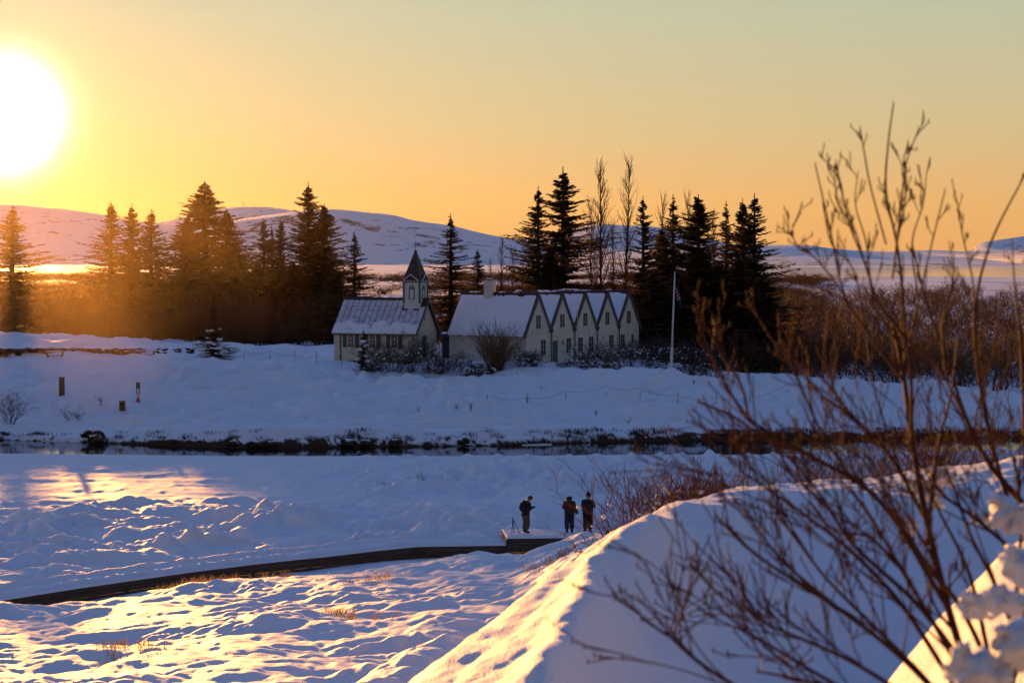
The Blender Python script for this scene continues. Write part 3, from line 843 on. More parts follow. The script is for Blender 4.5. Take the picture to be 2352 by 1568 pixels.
def snow_slab(name, P00, P10, P11, P01, thick, seed, parent, edge=.06, nu=40, nv=26, cover=None):
    """P00->P10 along the eave, P01/P11 along the ridge; a snow layer with an uneven lower edge"""
    P = [np.array(p, float) for p in (P00, P10, P11, P01)]
    u = np.linspace(0, 1, nu); v = np.linspace(0, 1, nv)
    U, V_ = np.meshgrid(u, v)
    B = (P[0] * ((1 - U) * (1 - V_))[..., None] + P[1] * (U * (1 - V_))[..., None] + P[2] * (U * V_)[..., None] + P[3] * ((1 - U) * V_)[..., None])
    nrm_ = np.cross(P[1] - P[0], P[3] - P[0]); nrm_ /= np.linalg.norm(nrm_)
    if nrm_[2] < 0: nrm_ = -nrm_
    t = thick * (1 + .5 * fbm(U * 9 + seed, V_ * 6, 3, seed))
    ed = np.minimum(np.minimum(U, 1 - U) * nu / 1.5, np.minimum(V_, 1 - V_) * nv / 1.5)
    t = t * np.clip(ed, 0, 1) ** .5
    if cover is not None:
        t = t * cover(U, V_) - .03
    dn = P[0] - P[3]; dn /= np.linalg.norm(dn)
    B = B + nrm_ * t[..., None] + dn * ((1 - sstep(0, .08, V_)) * edge * (1 + fbm(U * 14, V_ * 0, 2, seed + 2)))[..., None]
    return obj(name, np_mesh(name, B, grid_faces(nv, nu), M_SNOW, True), parent)

house = empty('gabled_house', (1.33, 199.8, -10.3), 'long white house with five steep gables in a row and snow on its roofs', 'house', rotz=math.atan2(.859, .512))
G, HV, HA, DEP = 4.7, 3.25, 6.7, 8.8
for n in range(5):
    x0 = n * G; x1 = x0 + G; xm = x0 + G / 2
    MB().prism([(x0 + .002, 0), (x1 - .002, 0), (x1 - .002, HV), (xm, HA), (x0 + .002, HV)], 0, .35).build('gable_wall', M_PLASTER, house)
    # roof planes under the snow
    for sx, e in ((-1, x0), (1, x1)):
        over = .42 if (n == 0 and sx < 0) or (n == 4 and sx > 0) else .0
        ex = e + sx * over; ez = HV - over * (HA - HV) / (G / 2)
        k = MB().add([(ex, -.12, ez), (ex, DEP, ez), (xm, DEP, HA), (xm, -.12, HA), (ex, -.12, ez + .09), (ex, DEP, ez + .09), (xm, DEP, HA + .09), (xm, -.12, HA + .09)],
                     [(0, 1, 2, 3), (7, 6, 5, 4), (0, 4, 5, 1), (1, 5, 6, 2), (2, 6, 7, 3), (3, 7, 4, 0)])
        k.build('roof_slope', M_RED, house)
        q = 1.0
        zt = HA + .10 - .16
        snow_slab('roof_snow', (ex, .03, ez + .10), (ex, DEP - .05, ez + .10), (xm + sx * .10, DEP - .05, zt), (xm + sx * .10, .03, zt), .09, n * 2 + (sx > 0), house,
                  cover=(lambda U, V_: 1.4 * sstep(0, .12, fbm(U * 7 + 3, V_ * 3, 3, 9 + n) + 1.1 - 1.05 * sstep(.86, 1.0, V_) * (1 + .4 * fbm(U * 20, V_ * 3, 2, 5)))))
        # green rake board on the gable
        MB().add([(ex, -.17, ez - .24), (xm, -.17, HA - .30), (xm, -.17, HA + .13), (ex, -.17, ez + .13), (ex, -.122, ez - .24), (xm, -.122, HA - .30), (xm, -.12, HA + .13), (ex, -.12, ez + .13)],
                 [(0, 1, 2, 3), (7, 6, 5, 4), (0, 4, 5, 1), (1, 5, 6, 2), (2, 6, 7, 3), (3, 7, 4, 0)]).build('rake_board', M_GREEND, house)
    MB().prism([(xm - .16, HA + .0), (xm + .16, HA + .0), (xm, HA + .17)], -.14, DEP + .05).build('ridge_cap', M_RED, house)
    mb = MB()
    rr = random.Random(n)
    for _ in range(5):
        y = rr.uniform(.6, DEP - .6)
        mb.blob((xm, y, HA + .16), rr.uniform(.14, .22), n * 9 + _, 2, .4, .4)
        for j in range(3): mb.blob((xm + rr.uniform(-.05, .05), y + .22 * (j - 1.5), HA + .16), rr.uniform(.12, .18), n * 7 + j, 1, .45, .4)
    tag(mb.build('ridge_snow', M_SNOW, house, True), kind='stuff')
    if n < 4:
        d = empty_part = obj('downpipe', MB().tube([(x1, -.16, HV - .3), (x1, -.16, .05)], .06, 8).mesh('downpipe', M_BROWN), house)
        obj('hopper', MB().add([(x1 - .22, -.3, HV - .02), (x1 + .22, -.3, HV - .02), (x1 + .22, -.03, HV - .02), (x1 - .22, -.03, HV - .02),
                                (x1 - .07, -.22, HV - .38), (x1 + .07, -.22, HV - .38), (x1 + .07, -.09, HV - .38), (x1 - .07, -.09, HV - .38)],
                               [(0, 1, 2, 3), (7, 6, 5, 4), (0, 4, 5, 1), (1, 5, 6, 2), (2, 6, 7, 3), (3, 7, 4, 0)]).mesh('hopper', M_BROWN), d)
# side and back walls
MB().box(.0, .3, .352, DEP - .1, 0, HV - .12).build('side_wall', M_PLASTER, house)
MB().box(5 * G - .3, 5 * G, .352, DEP - .1, 0, HV - .12).build('side_wall', M_PLASTER, house)
MB().box(.302, 5 * G - .302, DEP - .4, DEP - .1, 0, HV - .2).build('back_wall', M_PLASTER, house)
for n in range(5):
    x0 = n * G + .02
    MB().add([(x0, DEP - .25, HV - .15), (x0 + G - .04, DEP - .25, HV - .15), (x0 + G / 2, DEP - .25, HA - .05)], [(0, 1, 2)]).build('back_gable', M_PLASTER, house)
def window(parent, cx, z0, z1, w, y=0.0, rows=3, cols=2, shade=M_GLASS, frame=M_GREEND, sill=True):
    fr = obj('window', None, parent)
    m = MB()
    t = .055
    m.box(cx - w / 2, cx - w / 2 + t, y - .05, y, z0, z1).box(cx + w / 2 - t, cx + w / 2, y - .05, y, z0, z1)
    m.box(cx - w / 2 + t, cx + w / 2 - t, y - .05, y, z1 - t, z1).box(cx - w / 2 + t, cx + w / 2 - t, y - .05, y, z0, z0 + t)
    m.build('frame', frame, fr)
    b = MB()
    for r in range(1, rows):
        zz = z0 + (z1 - z0) * r / rows
        b.box(cx - w / 2 + t, cx + w / 2 - t, y - .04, y - .012, zz - .014, zz + .014)
    for c_ in range(1, cols):
        xx = cx - w / 2 + w * c_ / cols
        for r in range(rows):
            za = z0 + (z1 - z0) * r / rows + (.015 if r else t); zb = z0 + (z1 - z0) * (r + 1) / rows - (.015 if r < rows - 1 else t)
            b.box(xx - .014, xx + .014, y - .04, y - .012, za, zb)
    b.build('glazing_bars', M_WHITE if frame is M_GREEND else frame, fr)
    MB().box(cx - w / 2 + .03, cx + w / 2 - .03, y - .01, y - .004, z0 + .03, z1 - .03).build('pane', shade, fr)
    if sill: MB().box(cx - w / 2 - .06, cx + w / 2 + .06, y - .12, y - .051, z0 - .07, z0).build('sill', M_CREAM, fr)
    return fr
for n in range(5):
    window(house, n * G + G / 2, 3.4, 4.65, .74, y=-.003)
for cx in (3.3, 8.35, 10.75, 13.0, 17.3, 19.8):
    window(house, cx, .85, 2.25, .82, y=-.003)
window(house, 22.0, 1.3, 2.2, .38, y=-.003, cols=1)
dr = MB().box(5.2, 6.05, -.06, -.004, 0, 2.1).build('door', M_GREEN, house)
MB().box(5.9, 5.96, -.10, -.061, .95, 1.1).build('handle', M_METAL, dr)
for z in (.25, .95, 1.5): MB().box(5.32, 5.93, -.075, -.061, z, z + .45).build('door_panel', M_GREEND, dr)
lm = MB().tube([(6.8, -.01, 2.0), (6.8, -.22, 2.05), (6.8, -.25, 1.95)], .025, 6).build('wall_lamp', M_DARK, house)
MB().tube([(6.8, -.25, 1.96), (6.8, -.25, 1.78)], [.05, .14], 10).build('lamp_shade', M_DARK, lm)
ch = MB().box(-.3, .55, 5.0, 5.85, HA - .9, HA + 1.35).build('chimney', M_PLASTER, house)
ch.location = (2.35 - .2, 0, 0)
MB().box(-.4, .65, 4.9, 5.95, HA + 1.352, HA + 1.44).build('chimney_cap', M_BROWN, ch)
MB().blob((.1, 5.4, HA + 1.46), .38, 5, 2, .22, .2).build('chimney_snow', M_SNOW, ch, True)
MB().tube([(9.55, -.35, 6.0), (9.55, -.35, 0)], .022, 6).build('lightning_rod', M_WHITE, house)
MB().box(1.6, 2.6, -1.0, -.35, -.1, .35).build('doorstep_wall', M_PLASTER, house)

# ================================================================ church
church = empty('church', (-9.30, 201.0, -9.78), 'small cream church with a dark pointed steeple, arched windows and green shutters', 'church', rotz=math.atan2(.92, .39))
CW, CL, CE, CR = 4.9, 8.8, 2.62, 5.65
def board_wall(name, axis, a0, a1, z0, ztop, out, parent, skip=()):
    """vertical boards, each a part of its own"""
    w = .30; n = int(round((a1 - a0) / w)); w = (a1 - a0) / n
    for i in range(n):
        s0 = a0 + i * w; s1 = s0 + w - .02
        za, zb = ztop(s0), ztop(s1)
        if axis == 'y':
            m = MB().add([(out, s0, z0), (out, s1, z0), (out, s1, zb), (out, s0, za), (out + .05, s0, z0), (out + .05, s1, z0), (out + .05, s1, zb), (out + .05, s0, za)],
                         [(0, 1, 2, 3), (7, 6, 5, 4), (0, 4, 5, 1), (1, 5, 6, 2), (2, 6, 7, 3), (3, 7, 4, 0)])
        else:
            m = MB().add([(s0, out, z0), (s1, out, z0), (s1, out, zb), (s0, out, za), (s0, out + .05, z0), (s1, out + .05, z0), (s1, out + .05, zb), (s0, out + .05, za)],
                         [(0, 1, 2, 3), (7, 6, 5, 4), (0, 4, 5, 1), (1, 5, 6, 2), (2, 6, 7, 3), (3, 7, 4, 0)])
        m.build('board', M_CREAM, parent)
wl = MB().box(.06, CW - .06, .06, CL - .02, -.3, CE).build('wall', M_CREAM, church)
MB().prism([(.06, CE + .002), (CW - .06, CE + .002), (CW / 2, CR - .12)], .06, CL - .02).build('gable', M_CREAM, church)
board_wall('side', 'y', 0, CL, -.3, lambda s: CE - .03, .005, wl)
front = lambda s: CE + (CR - CE) * (1 - abs(s - CW / 2) / (CW / 2)) - .12
board_wall('front', 'x', .06, CW - .06, -.3, front, .005, wl)
# roof
sl = (CR - CE) / (CW / 2)
for sx in (-1, 1):
    ex = -.28 if sx < 0 else CW + .28
    ez = CE - .28 * sl
    MB().add([(ex, -.28, ez), (ex, CL + .2, ez), (CW / 2, CL + .2, CR), (CW / 2, -.28, CR), (ex, -.28, ez + .07), (ex, CL + .2, ez + .07), (CW / 2, CL + .2, CR + .07), (CW / 2, -.28, CR + .07)],
             [(0, 1, 2, 3), (7, 6, 5, 4), (0, 4, 5, 1), (1, 5, 6, 2), (2, 6, 7, 3), (3, 7, 4, 0)]).build('roof', M_ROOFD, church)
    MB().add([(ex, -.34, ez - .14), (CW / 2, -.34, CR - .16), (CW / 2, -.34, CR + .10), (ex, -.34, ez + .10), (ex, -.282, ez - .14), (CW / 2, -.282, CR - .16), (CW / 2, -.282, CR + .10), (ex, -.282, ez + .10)],
             [(0, 1, 2, 3), (7, 6, 5, 4), (0, 4, 5, 1), (1, 5, 6, 2), (2, 6, 7, 3), (3, 7, 4, 0)]).build('rake_board', M_GREEN, church)
# roof sheets on the visible slope, in three staggered courses with thin snow on them
M_SHEET = mat('frosted_roof_sheet', (.56, .54, .60), .6, .15, 1.2)
ex, ez = -.28, CE - .28 * sl
dirr = np.array([CW / 2 - ex, 0, CR - ez]); Ls = np.linalg.norm(dirr)
nv_ = np.array([-(CR - ez), 0, CW / 2 - ex]) / Ls
for i in range(15):
    ya = -.22 + i * (CL + .36) / 15; yb = ya + (CL + .36) / 15 - .07
    cuts = [0, .36 + .12 * (i % 2), .68 + .10 * ((i + 1) % 2), .955]
    for c0, c1 in zip(cuts[:-1], cuts[1:]):
        if i < 4 and c0 > .6: mt = M_ROOFD
        elif i < 3 and c0 > .3: mt = M_SHEET
        else: mt = M_SHEET
        lo = np.array([ex, 0, ez]) + dirr * (c0 + .004) + nv_ * .075; hi = np.array([ex, 0, ez]) + dirr * (c1 - .008) + nv_ * .075
        th = nv_ * (.022 + .008 * (i % 3))
        q = [(lo[0], ya, lo[2]), (lo[0], yb, lo[2]), (hi[0], yb, hi[2]), (hi[0], ya, hi[2])]
        MB().add(q + [(a + th[0], b_, c_ + th[2]) for a, b_, c_ in q], [(0, 1, 2, 3), (7, 6, 5, 4), (0, 4, 5, 1), (1, 5, 6, 2), (2, 6, 7, 3), (3, 7, 4, 0)]).build('roof_sheet', mt, church)
snow_slab('roof_snow', (ex, -.22, ez + .10), (ex, CL + .16, ez + .10), (CW / 2 - .3, CL + .16, CR - .28), (CW / 2 - .3, -.22, CR - .28), .13, 33, church, nu=90, nv=46,
          cover=lambda U, V_: 1.2 * sstep(-.12, .10, .30 - V_ * 1.05 + .42 * fbm(U * 8, V_ * 5, 3, 61)))
MB().prism([(CW / 2 - .16, CR), (CW / 2 + .16, CR), (CW / 2, CR + .17)], -.3, CL + .24).build('ridge_cap', M_ROOFD, church)
MB().tube([(ex - .04, -.3, ez - .02), (ex - .04, CL + .2, ez - .02)], .06, 8).build('gutter', M_BROWN, church)
MB().tube([(-.07, 8.1, CE - .1), (-.07, 8.1, -.3)], .055, 8).build('downpipe', M_BROWN, church)
MB().box(-.03, .11, -.03, -.001, -.3, CE - .1).build('corner_board', M_WHITE, church)
MB().box(-.04, .0, CL - .16, CL, -.3, CE - .05).build('corner_board', M_WHITE, church)
def arch(cx, z0, z1, w, n=10):
    r = w / 2
    return [(cx - r, z0), (cx + r, z0)] + [(cx + r * math.cos(a), z1 - r + r * math.sin(a)) for a in [math.pi * i / n for i in range(n + 1)]]
def arched_window(parent, cy, z0, z1, w, out, along, surround, shutters=True, glass=M_GLASSW, bars=True):
    """along 'y': on the side wall facing -x; 'x': on the front facing -y"""
    win = obj('arched_window', None, parent)
    def put(poly, d0, d1, name, mt, par):
        m = MB()
        if along == 'y': m.prismx(poly, out - d1, out - d0)
        else: m.prism(poly, out - d1, out - d0)
        return m.build(name, mt, par)
    s = w * .16
    outer = arch(cy, z0 - .06, z1 + s, w + 2 * s); inner = arch(cy, z0, z1, w)
    # ring as strips between the two outlines
    ring = MB()
    n = len(inner)
    for k in range(n):
        j = (k + 1) % n
        q = [outer[k], outer[j], inner[j], inner[k]]
        if along == 'y': ring.prismx(q, out - .06, out - .002)
        else: ring.prism(q, out - .06, out - .002)
    ring.build('surround', surround, win)
    put(inner, .004, .012, 'pane', glass, win)
    if bars:
        b = MB()
        def bar(a0, a1, b0, b1):
            if along == 'y': b.box(out - .035, out - .014, a0, a1, b0, b1)
            else: b.box(a0, a1, out - .035, out - .014, b0, b1)
        bar(cy - .018, cy + .018, z0, z1 - .02)
        for f in (.33, .64): 
            zz = z0 + (z1 - z0) * f
            bar(cy - w / 2, cy - .02, zz - .016, zz + .016); bar(cy + .02, cy + w / 2, zz - .016, zz + .016)
        b.build('glazing_bars', M_WHITE, win)
    if shutters:
        for sg in (-1, 1):
            a0 = cy + sg * (w / 2 + s + .03); a1 = a0 + sg * .42
            lo, hi = min(a0, a1), max(a0, a1)
            sh = MB().box(out - .045, out - .003, lo, hi, z0 - .05, z1 + .1).build('shutter', M_GREEN, win)
            for k in range(4):
                zz = z0 + (z1 - z0) * (k + .1) / 4
                MB().box(out - .06, out - .046, lo + .05, hi - .05, zz, zz + (z1 - z0) / 4 - .08).build('shutter_panel', M_GREEND, sh)
    return win
for cy in (6.95, 4.6, 2.25):
    arched_window(church, cy, 1.0, 2.28, .62, 0.0, 'y', M_WHITE)
arched_window(church, 1.95, 3.6, 4.65, .42, 0.0, 'x', M_WHITE, shutters=False)
cd = MB().box(1.6, 2.4, -.03, .003, 0, 2.0).build('door', M_BROWN, church)
MB().box(2.26, 2.31, -.07, -.031, .95, 1.05).build('handle', M_METAL, cd)
MB().box(1.5, 2.5, -.06, -.002, 2.002, 2.12).build('door_lintel', M_GREEN, church)
# steeple
tw = obj('steeple', None, church); tw.location = (CW / 2, 1.15, 0)
h = .85
tb = MB().box(-h, h, -h, h, CR - .9, 7.5).build('belfry_wall', M_WHITE, tw)
for sx in (-1, 1):
    for sy in (-1, 1):
        MB().box(sx * h - .085, sx * h + .085, sy * h - .085, sy * h + .085, CR - .35, 7.44).build('corner_post', M_GREEN, tw)
MB().box(-h - .11, h + .11, -h - .11, h + .11, 7.28, 7.46).build('frieze', M_GREEN, tw)
for s in range(5):
    o_ = -h + .17 + s * (2 * h - .34) / 4
    MB().box(-h - .17, -h - .111, o_ - .06, o_ + .06, 7.36, 7.50).build('bracket', M_WHITE, tw)
    MB().box(o_ - .06, o_ + .06, -h - .17, -h - .111, 7.36, 7.50).build('bracket', M_WHITE, tw)
def louvre(parent, along):
    out = -h - .003
    w = arched_window(tw, 0.0, 5.72, 6.98, .44, out, along, M_GREEN, shutters=False, glass=M_WHITE, bars=False)
    b = MB()
    poly = arch(0, 6.66, 6.96, .34)
    for sg in (-1, 1):
        q = [(sg * .03, 6.62), (sg * .17, 6.62), (sg * .15, 6.8), (sg * .03, 6.92)]
        if along == 'y': b.prismx(q, out - .03, out - .014)
        else: b.prism(q, out - .03, out - .014)
    b.build('light', M_BROWN, w)
louvre(tw, 'y'); louvre(tw, 'x')
sp = MB()
prof = [(1.06, 7.50), (.86, 7.72), (.66, 8.3), (.34, 9.35), (.07, 10.25)]
for k, (r, z) in enumerate(prof):
    for i in range(4):
        a = math.pi / 4 + i * math.pi / 2
        sp.v.append((r * 1.414 * math.cos(a), r * 1.414 * math.sin(a), z))
for k in range(len(prof) - 1):
    for i in range(4):
        sp.f.append((k * 4 + i, k * 4 + (i + 1) % 4, (k + 1) * 4 + (i + 1) % 4, (k + 1) * 4 + i))
sp.f.append((3, 2, 1, 0)); sp.f.append((16, 17, 18, 19))
spire = sp.build('spire', M_ROOFD, tw)
for i in range(4):
    a = math.pi / 4 + i * math.pi / 2
    MB().tube([(r * 1.414 * math.cos(a), r * 1.414 * math.sin(a), z + .01) for r, z in prof], .03, 6).build('hip_cap', M_ROOFD, spire)
for a in range(4):
    g_ = MB().prism([(-.72, 7.52), (.72, 7.52), (0, 8.02)], -1.09, -.45)
    g_ = g_.build('gablet', M_RED, tw); g_.rotation_euler = (0, 0, a * math.pi / 2)
    t_ = MB()
    for sx in (-1, 1): t_.bar((sx * .82, -1.11, 7.50), (sx * .012, -1.11, 8.08), .05, .07)
    t_ = t_.build('gablet_trim', M_WHITE, tw); t_.rotation_euler = (0, 0, a * math.pi / 2)
MB().blob((0, 0, 10.35), .15, 3, 2, 1, 0).build('ball', M_BROWN, tw, True)
vn = MB().tube([(0, 0, 10.4), (0, 0, 11.35)], .02, 6).build('vane_rod', M_DARK, tw)
MB().bar((-.16, .07, 10.78), (.42, -.2, 10.78), .03).build('arrow', M_DARK, vn)
fl = MB(); fl.bar((0, 0, 11.08), (.33, -.15, 11.08), .025); fl.bar((.33, -.15, 11.08), (.33, -.15, 10.8), .025)
for k in range(1, 4): fl.bar((.33 * k / 4, -.15 * k / 4, 11.08), (.33 * k / 4, -.15 * k / 4, 10.8), .012)
fl.build('flag_vane', M_DARK, vn)

# ================================================================ container between church and house
con = empty('shipping_container', (-6.9, 207.5, -10.2), 'dark blue container with a red banner between the church and the gabled house', 'container', rotz=math.radians(4))
M_BLUE = mat('dark_blue_steel', (.018, .035, .06), .5, .3, 1.5)
MB().box(0, 3.3, 0, 2.2, 0, 2.55).build('body', M_BLUE, con)
rb = MB()
for i in range(15): rb.box(.05 + i * .22, .13 + i * .22, -.04, -.002, .1, 2.45)
rb.build('corrugation', M_BLUE, con)
for a, b_, c_, d_ in ((-.03, .02, -.06, 2.55), (3.28, 3.34, -.06, 2.55)): MB().box(a, b_, c_, c_ + .055, 0, d_).build('corner_post', M_BLUE, con)
snow_slab('roof_snow', (-.05, -.05, 2.56), (3.4, -.05, 2.56), (3.4, 2.2, 2.56), (-.05, 2.2, 2.56), .12, 4, con, edge=.03)
M_BAN = mat('red_banner_cloth', (.22, .03, .035), .7, .15, 2)
bn = MB().box(.85, 2.25, -.075, -.06, 1.45, 2.42).build('banner', M_BAN, con)
cu = bpy.data.curves.new('lettering', 'FONT'); cu.body = 'LATHOFFUROM'; cu.size = .21; cu.align_x = 'CENTER'; cu.extrude = .002
tx = obj('lettering', cu, bn); tx.location = (1.55, -.082, 2.14); tx.rotation_euler = (math.pi / 2, 0, 0)
me_ = bpy.data.meshes.new_from_object(tx)
bpy.data.objects.remove(tx)
me_.materials.clear(); me_.materials.append(M_WHITE)
tx = obj('lettering', me_, bn); tx.location = (1.55, -.082, 2.14); tx.rotation_euler = (math.pi / 2, 0, 0)
ln = MB()
rr = random.Random(3)
for z, x0 in ((1.86, .95), (1.60, .92)):
    x = x0
    while x < 2.1:
        w = rr.uniform(.08, .22); ln.box(x, x + w, -.080, -.076, z, z + .045); x += w + .04
ln.build('small_print', mat('faded_print', (.42, .20, .20), .7), bn)
MB().box(2.62, 3.2, -.03, -.005, 0, 2.3).build('door', M_DARK, con)

# ================================================================ flagpole
p = on_ground(1541, 197)
top = zy(197, 628) - p.z
lean = (1550 - 1541) / F * 197
fp = empty('flagpole', p, 'tall white flagpole with a limp flag, before the dark grove', 'flagpole')
pole = MB().tube([(0, 0, -.3), (lean * .28, 0, top * .28)], [.15, .125], 12).build('sleeve', M_WHITE, fp, True)
MB().tube([(lean * .27, 0, top * .27), (lean * .97, 0, top)], [.095, .055], 12).build('pole', M_WHITE, fp, True)
MB().blob((lean, 0, top + .07), .11, 2, 2, 1, 0).build('finial', mat('gilded_ball', (.5, .30, .12), .35, metal=.6), fp, True)
M_FB = mat('flag_blue', (.012, .03, .14), .8, .1, 4); M_FR = mat('flag_red', (.42, .02, .03), .8); M_FW = mat('flag_white', (.65, .65, .66), .8)
# the cloth hangs in folds: colour bands of a blue flag with a white edged red cross
nu, nv2 = 14, 30
V = []
for j in range(nv2 + 1):
    t = j / nv2
    for i in range(nu + 1):
        s = i / nu
        width = .10 + .34 * math.sin(min(1, t * 1.3) * math.pi * .62) * (1 - .55 * t)
        x = lean * .9 + .07 + s * width + t * .55 * (t > 0) * (.25 + .5 * t)
        y = .14 * math.sin(s * 11 + t * 3) * (.4 + t)
        V.append((x, y, top * .90 - t * 2.15 - s * .25))
m = bpy.data.meshes.new('flag')
fc = [(j * (nu + 1) + i, j * (nu + 1) + i + 1, (j + 1) * (nu + 1) + i + 1, (j + 1) * (nu + 1) + i) for j in range(nv2) for i in range(nu)]
m.from_pydata(V, [], fc)
for mm in (M_FB, M_FW, M_FR): m.materials.append(mm)
for k, pl in enumerate(m.polygons):
    j, i = divmod(k, nu)
    a = (j / nv2 * 1.0 + i / nu * .25)
    c_ = 0
    for cc in (.30, .62):
        if abs(a - cc) < .055: c_ = 2
        elif abs(a - cc) < .095 and c_ == 0: c_ = 1
    if i in (6, 7): c_ = 2
    elif i in (5, 8) and c_ == 0: c_ = 1
    if a > .78: c_ = 0
    pl.material_index = c_; pl.use_smooth = True
tag(obj('flag', m, fp), 'limp blue flag with a white edged red cross')
MB().tube([(.12, -.1, 1.2), (lean * .95 + .07, -.03, top * .96)], .008, 4).build('halyard', M_WHITE, fp)

# ================================================================ boardwalk and viewing platform
DZ = -12.85
edge_px = [(-260, 1424), (-120, 1398), (0, 1378), (150, 1354), (300, 1332), (450, 1311), (588, 1294), (680, 1284), (760, 1276), (860, 1264), (960, 1254), (1165, 1251)]
E = [Vector(((x - CX) / F * (-DZ * F / (y - HY)), -DZ * F / (y - HY), DZ)) for x, y in edge_px]
bw = empty('boardwalk', (E[6].x, E[6].y, DZ), 'long snow covered wooden boardwalk curving up to the viewing platform', 'boardwalk')
O = bw.location.copy()
def nrm2(i):
    d = (E[min(i + 1, len(E) - 1)] - E[max(i - 1, 0)]).normalized()
    return Vector((-d.y, d.x, 0)).normalized()
WD = 2.3
FE = [E[i] + nrm2(i) * WD for i in range(len(E))]
for a, b_ in zip(range(len(E) - 1), range(1, len(E))):
    p0, p1 = E[a] - O, E[b_] - O; q0, q1 = FE[a] - O, FE[b_] - O
    dd = (p1 - p0).normalized() * .004
    for k, (z0, z1, off) in enumerate(((-.20, .0, 0), (-.42, -.215, .02), (-.85, -.435, .05))):  # lowest board added to close the sunlit gap, stands in for shadow beneath
        n0 = nrm2(a) * off; n1 = nrm2(b_) * off
        w0 = nrm2(a) * .06; w1 = nrm2(b_) * .06
        vs = [p0 + dd + n0, p1 - dd + n1, p1 - dd + n1 + w1, p0 + dd + n0 + w0]
        MB().add([v + Vector((0, 0, z0)) for v in vs] + [v + Vector((0, 0, z1)) for v in vs],
                 [(3, 2, 1, 0), (4, 5, 6, 7), (0, 1, 5, 4), (1, 2, 6, 5), (2, 3, 7, 6), (3, 0, 4, 7)]).build('edge_board', M_DARKWOOD, bw)
    # deck planks under the snow, one slab per bay
    vs = [p0 + nrm2(a) * .065, p1 + nrm2(b_) * .065, q1, q0]
    MB().add([v + Vector((0, 0, -.06)) for v in vs] + [v + Vector((0, 0, -.01)) for v in vs],
             [(3, 2, 1, 0), (4, 5, 6, 7), (0, 1, 5, 4), (1, 2, 6, 5), (2, 3, 7, 6), (3, 0, 4, 7)]).build('deck', M_DARKWOOD, bw)
    for t in (0, .5):
        c_ = p0.lerp(p1, t) + nrm2(a) * .3
        MB().box(c_.x - .08, c_.x + .08, c_.y - .08, c_.y + .08, -1.1, -.07).build('post', M_DARKWOOD, bw)
# snow on the deck: trodden middle, ridges of snow on both kerbs
ns, nc = 620, 30
tt = np.linspace(0, len(E) - 1.0001, ns)
Ea = np.array([tuple(v - O) for v in E]); Fa = np.array([tuple(v - O) for v in FE])
i0 = tt.astype(int); fr = (tt - i0)[:, None]
A = Ea[i0] * (1 - fr) + Ea[i0 + 1] * fr; B = Fa[i0] * (1 - fr) + Fa[i0 + 1] * fr
s = np.linspace(-.01, 1.02, nc)
Pm = A[:, None] * (1 - s[None, :, None]) + B[:, None] * s[None, :, None]
wx = Pm[..., 0] + O.x; wy = Pm[..., 1] + O.y
hh = .05 + .035 * fbm(wx / .5, wy / .5, 3, 101) + .13 * np.exp(-((s[None] - .30 + .03 * np.sin(tt[:, None] * 9)) / .05) ** 2) + .15 * np.exp(-((s[None] - .93) / .05) ** 2) + .06 * np.exp(-((s[None] - .03) / .03) ** 2)
hh *= 1 + .5 * fbm(wx / 1.1, wy / 1.1, 2, 103)
hh[:, 0] = -.02; hh[:, -1] = -.25
Pm[..., 2] += hh
obj('snow_cover', np_mesh('snow_cover', Pm, grid_faces(ns, nc), M_SNOW, True), bw)

PZ = -12.56
pf = empty('viewing_platform', (E[-1].x, E[-1].y - .05, PZ), 'raised wooden viewing platform with plank sides where three people stand', 'platform', rotz=math.radians(5))
for r in range(4):
    z1 = -.0 - r * .15
    for k in range(3):
        MB().box(k * 2.9 + .01, k * 2.9 + 2.88, -.05 - .008 * (r % 2), .0, z1 - .14, z1).build('plank', mat('grey_plank_%d' % (r * 3 + k), (.075 + .01 * ((r + k) % 3), .055, .045), .85, .3, 1.5, .3, 20, stretch=(1, 1, 10)), pf)
for r in range(4):
    for k in range(2):
        MB().box(-.05, -.002, k * 1.4 + .01, k * 1.4 + 1.38, -r * .15 - .14, -r * .15).build('plank', M_DARKWOOD, pf)
MB().box(.0, 8.6, .002, 2.8, -.58, -.05).build('frame', M_DARKWOOD, pf)
u, v = np.meshgrid(np.linspace(-.04, 8.7, 120), np.linspace(-.04, 2.85, 60))
z = .05 + .03 * fbm(u / .5, v / .5, 3, 111) + .08 * np.exp(-((v - .06) / .12) ** 2)
z[0] = -.02; z[-1] = -.2; z[:, 0] = -.05; z[:, -1] = -.2
obj('snow_cover', np_mesh('snow_cover', np.stack([u, v, z], -1), grid_faces(60, 120), M_SNOW, True), pf)

